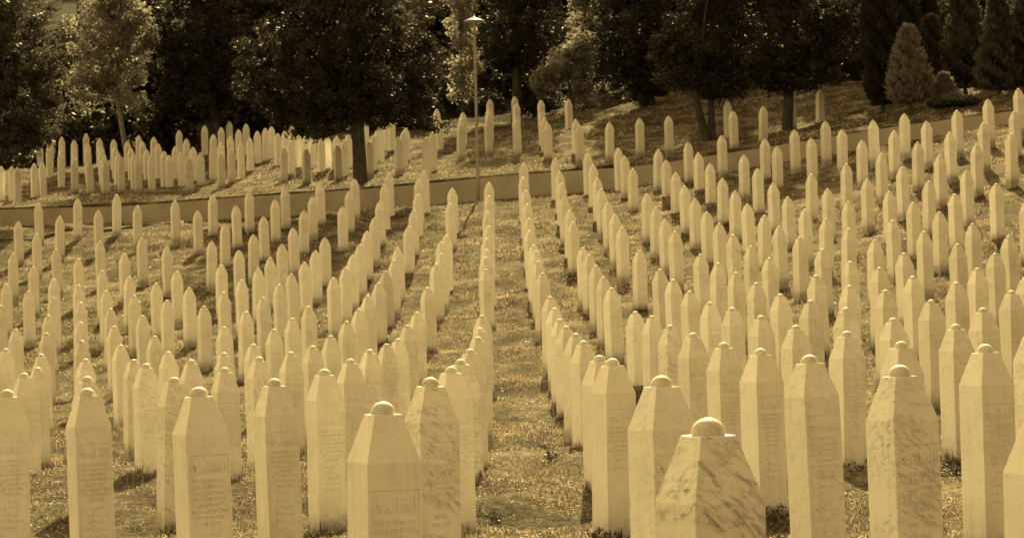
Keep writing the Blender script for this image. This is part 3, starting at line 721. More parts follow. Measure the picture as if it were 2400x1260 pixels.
def height(x, y):
    x = np.asarray(x, float); y = np.asarray(y, float); wy = wall_y(x); low = y <= wy
    lv = np.clip((y-Y0)/(wy-Y0), 0, 1); uv = np.clip((y-wy)/(UY1-wy), 0, 1)
    z = np.where(low, bil(LZ, x, lv), bil(UZ, x, uv))
    edge = np.clip(abs(y-wy)/1.5, 0, 1)
    z = z + edge*(vnoise(x*.33+4, y*.85+x*.1)*.26+vnoise(x*1.1, y*.9)*.12+vnoise(x*2.7+9, y*2.3)*.08+vnoise(x*7+5, y*6)*.035)
    return z + np.clip(y-UY1, 0, None)*.34
def sheet(name, xs, yfun, nv, mat, gap):
    V = []
    for j in range(nv+1):
        y = yfun(xs, j/nv); V.append(np.stack([xs, y, height(xs, y)], 1))
    if gap: V[0][:, 2] -= .5; V[0][:, 1] -= .03
    n = len(xs); V = np.vstack(V); i = np.arange(n-1); Fq = []
    for j in range(nv): Fq.append(np.stack([j*n+i, j*n+i+1, (j+1)*n+i+1, (j+1)*n+i], 1))
    o = link(name, np_mesh(name, V, np.vstack(Fq), True), mat); tag(o, kind='structure'); return o
sheet('ground', np.arange(-49, 49.01, .28), lambda x, v: Y0+(wall_y(x)-.02-Y0)*v, 380, turf, 0)
sheet('upper_lawn', np.arange(-49, 49.01, .35), lambda x, v: wall_y(x)+.05+(UY1-wall_y(x)-.05)*max(v, .0004 if v else 0)**1.0*(1 if v > 1/130 else .02), 130, turf, 1)
# far hillside that carries the wood
xs = np.arange(-120, 120.1, 3.)
V = []; ny = 24
for j in range(ny+1):
    y = UY1-.3+(j/ny)**1.3*190; z = height(np.clip(xs, -49, 49), np.full(len(xs), y)); V.append(np.stack([xs, np.full(len(xs), y), z-.03], 1))
n = len(xs); i = np.arange(n-1)
o = link('hillside', np_mesh('hillside', np.vstack(V), np.vstack([np.stack([j*n+i, j*n+i+1, (j+1)*n+i+1, (j+1)*n+i], 1) for j in range(ny)]), True), litter); tag(o, kind='structure')

# retaining wall
root = empty('retaining_wall', (W[5, 0], W[5, 1], W[5, 3])); tag(root, 'long low concrete retaining wall rising to the right across the cemetery', 'wall')
V, Q = [], []
pts = [(x, float(wall_y(x))) for x in np.linspace(-48, 48, 110)]
for x, y in pts:
    zt = float(np.interp(x, W[:, 0], W[:, 2])); zb = float(np.interp(x, W[:, 0], W[:, 3]))
    V += [(x, y, zb-.5), (x, y, zt-.012), (x, y+.012, zt), (x, y+.108, zt), (x, y+.12, zt-.012), (x, y+.12, zb-.5)]
for j in range(len(pts)-1):
    for k in range(5): Q.append((j*6+k+1, j*6+k, (j+1)*6+k, (j+1)*6+k+1))
me = poly_mesh('wall_body', V, Q); w_ = link('wall_body', me, conc, root); w_.matrix_parent_inverse = Matrix.Translation(-root.location)
# pale drainage strip and dark kerb at the wall's foot, left end
def strip(name, pix, wdt, hgt, mat, label, rise=.01):
    V, Q = [], []
    for k, (x, y, d, ww) in enumerate(pix):
        p = at(x, y, d); z = float(height([p.x], [p.y])[0])
        V += [(p.x, p.y, z-.1), (p.x, p.y, z+hgt), (p.x, p.y+ww, z+hgt+rise), (p.x, p.y+ww, z-.1)]
    for k in range(len(pix)-1):
        for e in range(3): Q.append((k*4+e+1, k*4+e, (k+1)*4+e, (k+1)*4+e+1))
    me = poly_mesh(name, V, Q); return link(name, me, mat)
o = strip('drainage_channel', [(140, 533, 94.3, .3), (240, 540, 93.4, .9), (320, 539, 93, 1.0), (430, 530, 93.2, .55)], .5, .10, slab_m, '', .12)
tag(o, 'pale concrete drainage channel at the foot of the wall, left side', 'channel')
o = strip('kerb', [(-60, 583, 87.5, .14), (0, 576, 88, .14), (75, 565, 89, .14), (165, 552, 90.4, .14), (235, 544, 91.8, .12), (330, 541, 92.4, .12), (430, 531, 92.9, .1)], .14, .11, kerb_m, '')
tag(o, 'dark low kerb edging the grass below the wall, far left', 'kerb')

# ------------------------------------------------------------------ gravestones
a_, ct = .125, .063                      # half widths of shaft and cap
HS, PY, RD = 1.16, .205, .054            # shaft to eave, pyramid height, finial radius
SKIRT = .35
def pillar_mesh():
    me = bpy.data.meshes.new('pillar')
    b0 = -SKIRT
    V = [(-a_, -a_, b0), (a_, -a_, b0), (a_, a_, b0), (-a_, a_, b0), (-a_, -a_, HS), (a_, -a_, HS), (a_, a_, HS), (-a_, a_, HS),
         (-ct, -ct, HS+PY), (ct, -ct, HS+PY), (ct, ct, HS+PY), (-ct, ct, HS+PY)]
    # front (-Y) face carries a shallow recessed panel
    x0, x1, z0, z1, dp = -a_+.014, a_-.012, .02, HS-.115, .0055
    V += [(x0, -a_, z0), (x1, -a_, z0), (x1, -a_, z1), (x0, -a_, z1), (x0, -a_+dp, z0), (x1, -a_+dp, z0), (x1, -a_+dp, z1-.002), (x0, -a_+dp, z1-.002)]
    Fc = [(3, 2, 1, 0), (1, 2, 6, 5), (2, 3, 7, 6), (3, 0, 4, 7), (4, 5, 9, 8), (5, 6, 10, 9), (6, 7, 11, 10), (7, 4, 8, 11), (8, 9, 10, 11),
          (0, 1, 13, 12), (1, 5, 14, 13), (5, 4, 15, 14), (4, 0, 12, 15), (12, 13, 17, 16), (13, 14, 18, 17), (14, 15, 19, 18), (15, 12, 16, 19), (16, 17, 18, 19)]
    me.from_pydata(V, [], Fc); me.update()
    import bmesh
    bm = bmesh.new(); bm.from_mesh(me); bm.verts.ensure_lookup_table()
    want = {(0, 4), (1, 5), (2, 6), (3, 7), (4, 8), (5, 9), (6, 10), (7, 11), (8, 9), (9, 10), (10, 11), (8, 11), (4, 5), (5, 6), (6, 7), (4, 7)}
    es = [e for e in bm.edges if tuple(sorted(v.index for v in e.verts)) in want]
    bmesh.ops.bevel(bm, geom=es, offset=.0032, segments=2, affect='EDGES', profile=.5)
    bmesh.ops.recalc_face_normals(bm, faces=bm.faces)
    bm.to_mesh(me); bm.free(); return me
PM = pillar_mesh(); PM.materials.append(marble)
FZ = HS+PY
prof = [(RD*.98, 0), (RD, .005)]+[(RD*math.cos(R(k)), .006+RD*.90*math.sin(R(k))) for k in (6, 16, 28, 40, 52, 64, 76, 85)]+[(.001, .006+RD*.90)]
FM = lathe('finial', [(r_, z_+FZ) for r_, z_ in prof], 28); FM.materials.append(marble)
TOP = HS+PY+.006+RD*.90
def text_mesh(items, name, ext=.0036):
    """items: (string, size, x, z) centred lines standing on the panel"""
    vs_, fs_ = [], []
    for s, size, z in items:
        cu = bpy.data.curves.new('t', 'FONT'); cu.body = s; cu.size = size; cu.align_x = 'CENTER'; cu.extrude = ext; cu.resolution_u = 2; cu.offset = .0011
        ob = bpy.data.objects.new('t', cu); col.objects.link(ob); dg = bpy.context.evaluated_depsgraph_get(); dg.update()
        me = bpy.data.meshes.new_from_object(ob.evaluated_get(dg)); w = ob.dimensions.x
        k = min(1, .205/max(w, 1e-5)); base = len(vs_)
        for v in me.vertices: vs_.append((v.co.x*k, -v.co.z-a_+.0028, z+v.co.y))
        for p in me.polygons: fs_.append(tuple(base+i for i in p.vertices))
        bpy.data.objects.remove(ob); bpy.data.meshes.remove(me); bpy.data.curves.remove(cu)
    me = poly_mesh(name, vs_, fs_); me.materials.append(marble); return me
ARAB = '\uFE94\uFEA4\uFE97\uFE8E\uFED4\uFEDF\uFE8D'
VERSE = ['I NE RECITE ZA', 'ONE KOJI SU NA', 'ALLAHOVOM', 'PUTU POGINULI', '\u201eMRTVI SU\u201c', 'NE, ONI SU \u017dIVI', 'ALI VI TO NE', 'OSJE\u0106ATE']
def inscription(extra):
    it = [(ARAB, .088, HS-.205)]
    for k, s in enumerate(VERSE): it.append((s, .0285, HS-.262-k*.0335))
    for k, s in enumerate(extra): it.append((s, .034, HS-.262-8.8*.0335-k*.047))
    return text_mesh(it, 'inscription')
IN_PLAIN = inscription([]); IN_A = inscription(['MUJIK', '(MEHO)']); IN_B = inscription(['IBRAHIM'])
# worn, unreadable lower lines: rows of short raised strokes
rw = random.Random(4); V, Fq = [], []
for r_ in range(5):
    z = HS-.262-8.8*.0335-r_*.047; n_ = rw.randint(6, 10); wd = .017
    for k in range(n_):
        x = (k-n_/2+.5)*wd
        for st in range(rw.randint(1, 3)):
            ax = x+rw.uniform(-.005, .005); az = z+rw.uniform(0, .018); lx, lz = rw.choice([(.0012, rw.uniform(.006, .010)), (rw.uniform(.004, .006), .0012), (.0015, .008)])
            q = rw.uniform(-.4, .4); ca, sa = math.cos(q), math.sin(q); bse = len(V)
            for yy in (-a_+.0040, -a_+.0006):
                for dx, dz in ((-lx, -lz), (lx, -lz), (lx, lz), (-lx, lz)): V.append((ax+dx*ca-dz*sa, yy, az+.004+dx*sa+dz*ca))
            Fq += [(bse+4, bse+5, bse+6, bse+7), (bse, bse+1, bse+5, bse+4), (bse+1, bse+2, bse+6, bse+5), (bse+2, bse+3, bse+7, bse+6), (bse+3, bse, bse+4, bse+7)]
WORN = poly_mesh('worn_lettering', V, Fq); WORN.materials.append(marble)
THETA = R(24.8)
rg = random.Random(21)
proto = empty('gravestone', (0, 0, 0)); proto_p = link('pillar', PM, None, proto); proto_f = link('finial', FM, None, proto)
used = False
far_V, far_F = [], []
pv = np.empty(len(PM.vertices)*3, np.float32); PM.vertices.foreach_get('co', pv); pv = pv.reshape(-1, 3)
ind_count = 0
for (x, y, zt, H, up, ind, vein_, tone_), lab in S:
    rz = THETA+R(rg.gauss(0, 1.3)); tx, ty = R(rg.gauss(0, .75)), R(rg.gauss(0, .7)); seed = rg.random()
    zb = zt-TOP*math.cos(tx)
    dist = math.hypot(x, y)
    if not used: g, p, f = proto, proto_p, proto_f; used = True
    else:
        g = proto.copy(); p = proto_p.copy(); f = proto_f.copy()
        for q in (g, p, f): col.objects.link(q)
        p.parent = g; f.parent = g
    g.location = (x, y, zb); g.rotation_euler = (tx, ty, rz)
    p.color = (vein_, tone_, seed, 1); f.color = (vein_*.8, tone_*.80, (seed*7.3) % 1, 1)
    if not ind:
        g.name = 'tmp_far'; far_V.append((g, p, f, vein_, tone_, seed)); continue
    if lab.startswith('|'):
        r1, l1, sd = lab[1:].split('|'); lab = f'pale marble gravestone, {r1} from the front in the {l1} line {sd} of the grass aisle'
    tag(g, lab, 'gravestone', 'white marble gravestones in rows on the grass slope' if not up else 'white marble gravestones on the upper lawn')
    if dist < 58 and not up:
        mesh = IN_A if 'in brackets' in lab else IN_B if 'bush at its foot' in lab else IN_PLAIN
        i_ = link('inscription', mesh, None, g); i_.color = (vein_*.6, tone_, seed, 1)
        if mesh is IN_PLAIN: w = link('worn_lettering', WORN, None, g); w.color = (vein_*.6, tone_, seed, 1)
# the remaining, hardly visible stones become one mass
bpy.context.view_layer.update()
Vs, Fs, base = [], [], 0
for g, p, f, *_ in far_V:
    for q in (p, f):
        mw = np.array(g.matrix_basis @ q.matrix_basis); me = q.data
        v = np.empty(len(me.vertices)*3, np.float32); me.vertices.foreach_get('co', v); v = v.reshape(-1, 3)
        Vs += [tuple(r) for r in v @ mw[:3, :3].T + mw[:3, 3]]
        Fs += [tuple(base+i for i in pl.vertices) for pl in me.polygons]; base = len(Vs)
    for q in (f, p, g): bpy.data.objects.remove(q)
me = poly_mesh('massed_gravestones', Vs, Fs); o = link('massed_gravestones', me, marble); o.color = (.15, .97, .3, 1)
tag(o, 'crowded pale gravestones packed together on the upper lawn and down the rows behind others', 'gravestones', kind='stuff')

# ------------------------------------------------------------------ grass
def grass_band(n, y0, y1, wdt, hgt, rs, pale, power=1.0):
    y = (y0**(2-power)+(y1**(2-power)-y0**(2-power))*rs.rand(n))**(1/(2-power)) if power != 2 else y0*(y1/y0)**rs.rand(n)
    x = (rs.rand(n)-.5)*2*(.212*y+1.2)
    z = height(x, y)
    wy = wall_y(x); keep = ~((y > wy-.03) & (y < wy+.3)); x, y, z = x[keep], y[keep], z[keep]
    # patchy: thin spots and thick tufts
    dn = vnoise(x*1.7, y*1.3)*.8+vnoise(x*5+3, y*4)*.6+vnoise(x*.6+7, y*.55)*.7; keep = (y < 117+vnoise(x*.5, y)*3) | (x > -3); x, y, z, dn = x[keep], y[keep], z[keep], dn[keep]; n = len(x); keep = rs.rand(len(x)) < np.clip(.45+dn*1.8, .04, 1); x, y, z, dn = x[keep], y[keep], z[keep], dn[keep]
    n = len(x); h = hgt*(.4+rs.rand(n)*.9)*(1+dn*1.0); w = wdt*(.6+rs.rand(n)*.8)
    az = rs.rand(n)*2*np.pi; ln = (.4+rs.rand(n)*1.5)*h; la = rs.rand(n)*2*np.pi
    dx, dy = np.cos(az)*w/2, np.sin(az)*w/2; lx, ly = np.cos(la)*ln, np.sin(la)*ln
    V = np.stack([np.stack([x-dx, y-dy, z-.01], 1), np.stack([x+dx, y+dy, z-.01], 1),
                  np.stack([x+lx*.4+dx*.8, y+ly*.4+dy*.8, z+h*.62], 1), np.stack([x+lx*.4-dx*.8, y+ly*.4-dy*.8, z+h*.62], 1),
                  np.stack([x+lx, y+ly, z+h*.95], 1)], 1).reshape(-1, 3)
    b_ = np.arange(n)[:, None]*5
    Fq = np.vstack([b_+np.array([[0, 1, 2]]), b_+np.array([[0, 2, 3]]), b_+np.array([[3, 2, 4]])])
    c = np.where(rs.rand(n) < pale, .5+rs.rand(n)*.5, rs.rand(n)**1.7*.34)+dn*.34
    return V, Fq, np.repeat(np.clip(c, 0, 1), 5)
VV, FF, CCc, base = [], [], [], 0
rsg = np.random.RandomState(3)
for args in ((360000, 8.5, 32, .0060, .026, .30), (300000, 30, 62, .011, .036, .30), (240000, 60, 96, .020, .045, .32), (100000, 92, 123, .028, .05, .32)):
    v, f_, c = grass_band(args[0], args[1], args[2], args[3], args[4], rsg, args[5]); VV.append(v); FF.append(f_+base); CCc.append(c); base += len(v)
# short flat straw and clover leaves lying among the blades
rl = np.random.RandomState(31)
for n_, y0, y1, sz_ in ((90000, 8.5, 32, .011), (70000, 30, 64, .020), (50000, 62, 120, .034)):
    y = y0+(y1-y0)*rl.rand(n_)**.8; x = (rl.rand(n_)-.5)*2*(.212*y+1.2); dn = vnoise(x*2.3+20, y*1.6)+vnoise(x*7, y*5)*.6
    k_ = (rl.rand(n_) < np.clip(.35+dn*2.2, .03, 1)) & ~((y > wall_y(x)-.05) & (y < wall_y(x)+.3)) & ((y < 116) | (x > -3)); x, y = x[k_], y[k_]; m_ = len(x); z = height(x, y)+.006+rl.rand(m_)*.03*(sz_/.011)**.5
    a = rl.normal(size=(m_, 3)); a[:, 2] *= .45; a /= np.linalg.norm(a, axis=1)[:, None]; c_ = np.cross(a, rl.normal(size=(m_, 3))*np.array([.4, .4, 1])); c_ /= np.linalg.norm(c_, axis=1)[:, None]
    s_ = (sz_*(.5+rl.rand(m_)))[:, None]; p = np.stack([x, y, z], 1); a *= s_; c_ *= s_*.42
    V = np.stack([p-a, p-a*.2+c_, p+a*.5+c_*.8, p+a, p-c_], 1).reshape(-1, 3); b_ = np.arange(m_)[:, None]*5
    VV.append(V); FF.append(np.vstack([b_+np.array([[0, 1, 2]]), b_+np.array([[0, 2, 3]]), b_+np.array([[3, 4, 0]])])+base); CCc.append(np.repeat(rl.rand(m_)**.8, 5)); base += len(V)
# longer unmown grass round each shaft
rb_ = np.random.RandomState(9); q = A[(A[:, 1] < 60)]
for r_ in q:
    n_ = 90 if r_[1] < 35 else 45; k_ = 1 if r_[1] < 35 else 1.5
    side = rb_.randint(0, 4, n_); u = rb_.uniform(-.15, .15, n_); o_x = np.where(side == 0, u, np.where(side == 1, u, np.where(side == 2, .135, -.135)))
    o_y = np.where(side == 0, .135, np.where(side == 1, -.135, u)); o_x = o_x+rb_.normal(size=n_)*.012; o_y = o_y+rb_.normal(size=n_)*.012
    ca, sa = math.cos(R(24.8)), math.sin(R(24.8)); x = r_[0]+o_x*ca-o_y*sa; y = r_[1]+o_x*sa+o_y*ca; z = height(x, y)
    h = (.04+.07*rb_.rand(n_)**2)*(.8+.4*k_); w = .006*k_; az = rb_.rand(n_)*6.28; dx, dy = np.cos(az)*w, np.sin(az)*w; la = rb_.rand(n_)*6.28; ln = h*rb_.rand(n_)*.7
    V = np.stack([np.stack([x-dx, y-dy, z-.02], 1), np.stack([x+dx, y+dy, z-.02], 1), np.stack([x+dx*.6+np.cos(la)*ln*.4, y+dy*.6+np.sin(la)*ln*.4, z+h*.6], 1), np.stack([x-dx*.6+np.cos(la)*ln*.4, y-dy*.6+np.sin(la)*ln*.4, z+h*.6], 1), np.stack([x+np.cos(la)*ln, y+np.sin(la)*ln, z+h], 1)], 1).reshape(-1, 3)
    b_ = np.arange(n_)[:, None]*5; VV.append(V); FF.append(np.vstack([b_+np.array([[0, 1, 2]]), b_+np.array([[0, 2, 3]]), b_+np.array([[3, 2, 4]])])+base)
    CCc.append(np.repeat(rb_.rand(n_)**2*.7, 5)); base += len(V)
me = np_mesh('grass', np.vstack(VV), np.vstack(FF)); add_col(me, np.concatenate(CCc)); o = link('grass', me, M_grass); tag(o, 'short dry grass covering the cemetery slope', 'grass', kind='stuff')

# ------------------------------------------------------------------ foliage builders
def leaves(centres, rad, n_per, size, rs, tint, droop=0, aspect=.6):
    """oval leaves scattered round clump centres; returns verts, quads, tint"""
    k = len(centres); N = k*n_per
    c = np.repeat(centres, n_per, 0); rr = np.repeat(np.broadcast_to(rad, (k,)), n_per)
    d = rs.normal(size=(N, 3)); d /= np.linalg.norm(d, axis=1)[:, None]; d *= (rs.rand(N)**.5)[:, None]; d[:, 2] *= .75
    p = c+d*rr[:, None]
    a = rs.normal(size=(N, 3)); a[:, 2] = a[:, 2]*.6-droop; a /= np.linalg.norm(a, axis=1)[:, None]
    b_ = np.cross(a, rs.normal(size=(N, 3))); b_ /= np.linalg.norm(b_, axis=1)[:, None]
    s = size*(.6+rs.rand(N)*.8)
    a *= s[:, None]*.5; b_ *= s[:, None]*.5*aspect
    V = np.stack([p-a, p+b_-a*.1, p+a, p-b_-a*.1], 1).reshape(-1, 3)
    Q = np.arange(N)[:, None]*4+np.arange(4)[None]
    cl = np.repeat(rs.rand(k), n_per)*.55+rs.rand(N)*.45
    return V, Q, np.repeat(np.clip(cl*tint, 0, 1), 4)
def in_ellipsoid(c, r, n, rs, shell=.55):
    d = rs.normal(size=(n, 3)); d /= np.linalg.norm(d, axis=1)[:, None]
    q = shell+(1-shell)*rs.rand(n)**.7; q[rs.rand(n) < .35] *= .65
    return np.array(c)+d*np.array(r)*q[:, None]
def limbs(base, top, targets, r0, rs, bend=.3):
    base = Vector(base); top = Vector(top); mid = base.lerp(top, .5)+Vector((rs.uniform(-bend, bend), rs.uniform(-bend, bend), 0))*.3
    paths = [[(base-Vector((0, 0, .3)), r0*1.35), (base+Vector((0, 0, .12)), r0*1.1), (base.lerp(mid, .5), r0*.95), (mid, r0*.85), (mid.lerp(top, .5), r0*.6), (top, r0*.25)]]
    for tg in targets:
        tg = Vector(tg); s = rs.uniform(.35, .85); st = mid.lerp(top, s) if rs.rand() < .7 else base.lerp(top, .55)
        m_ = st.lerp(tg, .5)+Vector((0, 0, (tg-st).length*.1)); r = r0*.38
        paths.append([(st, r), (m_, r*.6), (tg, r*.2)])
    return paths
def tree(name, label, base, ells, seed, cat='tree', group=None, leaf=.13, n_cl=260, n_per=70, mat=M_leaf, tint=1., r0=.2, extra=None, trunks=None, tmat=bark, shell=.5, cr=.34):
    """base: Vector; ells: list of (centre Vector, (rx, ry, rz)); clumps of leaves shared out by surface"""
    rs = np.random.RandomState(seed)
    root = empty(name, base); tag(root, label, cat, group)
    inv = Matrix.Translation(-Vector(base))
    area = np.array([e[1][0]*e[1][2]+e[1][0]*e[1][1] for e in ells]); cnt = np.maximum((n_cl*area/area.sum()).astype(int), 6)
    C = np.vstack([in_ellipsoid(e[0], e[1], k, rs, shell) for e, k in zip(ells, cnt)])
    if extra is not None: C = np.vstack([C, np.array([tuple(e) for e in extra])])
    rad = cr*(.6+rs.rand(len(C))*.9)
    V, Q, c = leaves(C, rad, n_per, leaf, rs, tint, .2)
    me = np_mesh('crown', V, Q); add_col(me, c); o = link('crown', me, mat, root); o.matrix_parent_inverse = inv
    tops = trunks or [(base, Vector(ells[0][0])+Vector((0, 0, ells[0][1][2]*.5)), r0)]
    paths = []
    for b0, t0, r in tops:
        tg = [C[k] for k in rs.choice(len(C), min(12, len(C)), replace=False)]
        paths += limbs(b0, t0, tg, r, rs)
    V, Q = tube(paths); me = np_mesh('trunk', V, Q, True); o = link('trunk', me, tmat, root); o.matrix_parent_inverse = inv
    return root
def E(px, py, rx, ry, d, depth=None):
    k = d/F; return (at(px, py, d), (rx*k, (depth or rx*.8)*k, ry*k))
def gnd(px, d, py=None):
    p = at(px, py or 350, d); x, y = p.x, p.y; return Vector((x, y, float(height([x], [y])[0])))

# ------------------------------------------------------------------ trees
b = gnd(845, 95.0, 435)
rb = random.Random(8)
drip = [at(x, y+rb.uniform(-8, 8), 94.5+rb.uniform(-2, 2)) for x, y in ((640, 270), (660, 295), (700, 300), (730, 312), (760, 316), (600, 250), (575, 225), (800, 300), (830, 290), (560, 205), (885, 285), (900, 270), (920, 268), (950, 280), (975, 292), (1000, 298), (1020, 296), (1035, 300), (1010, 275), (985, 262), (690, 312), (745, 300), (905, 285))]
tree('broadleaf_tree', 'large dark broadleaf tree with a stout bare trunk standing just above the wall', b,
     [E(800, 70, 235, 200, 95, 200), E(720, 200, 165, 95, 95, 170), E(920, 195, 125, 92, 95, 150), E(630, 160, 85, 110, 95, 120), E(990, 150, 60, 110, 95, 90), E(800, -190, 220, 170, 95, 200), E(800, -420, 190, 180, 95, 190), E(800, 60, 150, 120, 95, 130), E(840, 255, 190, 48, 95, 120), E(720, 262, 110, 38, 95, 90)],
     1, n_cl=1350, n_per=85, r0=.25, trunks=[(b, at(828, 20, 95), .25)], extra=drip, leaf=.13, group='trees behind the upper lawn')
tree('broadleaf_tree', 'broadleaf tree with sunlit right flank cut by the left edge, drooping over the first gravestones', gnd(-30, 97.5, 430),
     [E(10, 90, 130, 170, 97, 120), E(60, 230, 100, 110, 97, 100), E(0, 325, 125, 62, 97, 90), E(70, 300, 80, 60, 97, 70), E(110, 180, 48, 120, 97, 60), E(-60, 150, 120, 220, 97, 120), E(20, -130, 120, 130, 97, 110), E(20, -330, 110, 150, 97, 110)],
     2, n_cl=800, n_per=75, r0=.22, leaf=.13, mat=M_mid, tint=.36, group='trees behind the upper lawn')
tree('sunlit_tree', 'tree with slender leaning pale trunk, sunlit leaves, behind the left gravestones', gnd(297, 119.5, 330),
     [E(250, 100, 100, 130, 119.5, 90), E(295, 205, 60, 55, 119.5, 60), E(200, 200, 55, 55, 119.5, 60), E(310, 60, 50, 110, 119.5, 60), E(250, -60, 90, 100, 119.5, 90)],
     3, n_cl=420, n_per=70, r0=.12, leaf=.15, mat=M_pale, tmat=palebark, cr=.4, group='trees behind the upper lawn')
tree('broadleaf_tree', 'dark tree filling the gap between the sunlit tree and the large one', gnd(515, 120, 320),
     [E(450, 60, 110, 160, 120, 110), E(470, 230, 100, 75, 120, 90), E(420, 280, 50, 35, 120, 50), E(400, 160, 60, 110, 120, 80), E(530, 130, 60, 120, 120, 80), E(450, -120, 110, 110, 120, 100), E(450, -300, 100, 120, 120, 100)],
     4, n_cl=620, n_per=75, r0=.2, leaf=.15, cr=.42, tint=.7, group='trees behind the upper lawn')
tree('broadleaf_tree', 'dark tree with visible trunk directly right of the street lamp', gnd(1212, 122, 262),
     [E(1210, 60, 110, 110, 122, 100), E(1250, 130, 70, 45, 122, 70), E(1170, 120, 55, 60, 122, 60), E(1220, -80, 120, 110, 122, 100), E(1220, -270, 110, 130, 122, 100)],
     5, n_cl=560, n_per=75, r0=.22, leaf=.14, cr=.4, group='trees behind the upper lawn')
tree('sunlit_tree', 'narrow tree glowing in the sun just behind the street lamp', gnd(1085, 119, 270),
     [E(1080, 40, 36, 80, 118, 45), E(1095, 140, 38, 70, 118, 45), E(1080, 205, 30, 40, 118, 40), E(1060, -60, 50, 80, 118, 50)],
     6, n_cl=110, n_per=60, r0=.09, leaf=.17, mat=M_pale, cr=.4, group='trees behind the upper lawn')
tree('sunlit_tree', 'small sunlit tree with thin dark trunk, beside the right end of the gravestone queues', gnd(1343, 118, 255),
     [E(1330, 150, 62, 55, 118, 60), E(1290, 195, 45, 40, 118, 45), E(1370, 110, 30, 60, 118, 40), E(1370, 215, 45, 30, 118, 45)],
     7, n_cl=150, n_per=65, r0=.07, leaf=.15, mat=M_pale, cr=.38, group='trees behind the upper lawn')
tree('sunlit_tree', 'tall slim sunlit tree above the small sunlit one, between two dark crowns', gnd(1385, 126, 255),
     [E(1365, 30, 32, 90, 126, 40), E(1375, -60, 40, 70, 126, 45)], 17, n_cl=90, n_per=60, r0=.08, leaf=.16, mat=M_pale, cr=.4, group='trees behind the upper lawn')
tree('broadleaf_tree', 'dark hanging tree over the grassy bank in the middle right, crown down to the lawn', gnd(1508, 112, 245),
     [E(1480, 70, 110, 110, 112, 95), E(1465, 170, 90, 65, 112, 80), E(1525, 190, 55, 55, 112, 60), E(1510, 215, 40, 30, 112, 40), E(1480, -80, 110, 100, 112, 100), E(1480, -280, 100, 130, 112, 100)],
     8, n_cl=640, n_per=78, r0=.18, leaf=.13, tint=.75, group='trees behind the upper lawn')
b = gnd(1660, 99.5, 320)
tree('twin_trunked_tree', 'dark tree with two leaning trunks in shade on the upper lawn right of centre', b,
     [E(1660, 90, 115, 100, 99.5, 110), E(1610, 175, 75, 45, 99.5, 75), E(1700, 195, 80, 40, 99.5, 60), E(1580, 120, 55, 60, 99.5, 60), E(1680, -60, 120, 110, 99.5, 110), E(1690, -270, 110, 140, 99.5, 110)],
     9, n_cl=700, n_per=80, leaf=.12, group='trees behind the upper lawn',
     trunks=[(gnd(1655, 99.5, 320), at(1615, 150, 99.5), .16), (gnd(1668, 99.8, 322), at(1672, 130, 99.8), .15)])
tree('broadleaf_tree', 'tree with a dark slightly leaning trunk hiding half a gravestone, right of the twin-trunked one', gnd(1845, 98.5, 305),
     [E(1850, 70, 120, 95, 98.5, 110), E(1790, 165, 90, 48, 98.5, 80), E(1900, 160, 100, 52, 98.5, 80), E(1850, 190, 70, 30, 98.5, 60), E(1960, 60, 70, 100, 98.5, 80), E(1850, -90, 130, 110, 98.5, 110), E(1860, -290, 120, 130, 98.5, 110)],
     10, n_cl=820, n_per=80, leaf=.12, r0=.2, group='trees behind the upper lawn')
for k, (x, y, rx, ry, d, lb) in enumerate(((1640, 60, 90, 110, 118, 'dark tree in the shade behind the twin-trunked tree'), (1990, 40, 80, 150, 112, 'dark tree behind the first cypress with scattered bright leaves'),
        (620, 120, 80, 170, 132, 'dark tree behind the left side of the largest crown'),
        (1750, 120, 80, 100, 120, 'dark low tree behind the single shaded gravestones'), (1900, 110, 85, 110, 117, 'dark tree behind the trunk that hides a gravestone'), (1560, 130, 70, 100, 121, 'dark tree between the hanging tree and the twin-trunked tree'))):
    tree('broadleaf_tree', lb, gnd(x, d, 260), [E(x, y, rx, ry, d), E(x+20, y-ry, rx, ry*.8, d), E(x+10, y-ry*2.1, rx, ry, d), E(x, y-ry*3.4, rx*.9, ry, d), E(x-10, y+ry*.5, rx*.8, ry*.6, d)], 30+k, n_cl=640, n_per=60, leaf=.18, cr=.55, tint=.75, r0=.16, group='trees behind the upper lawn')

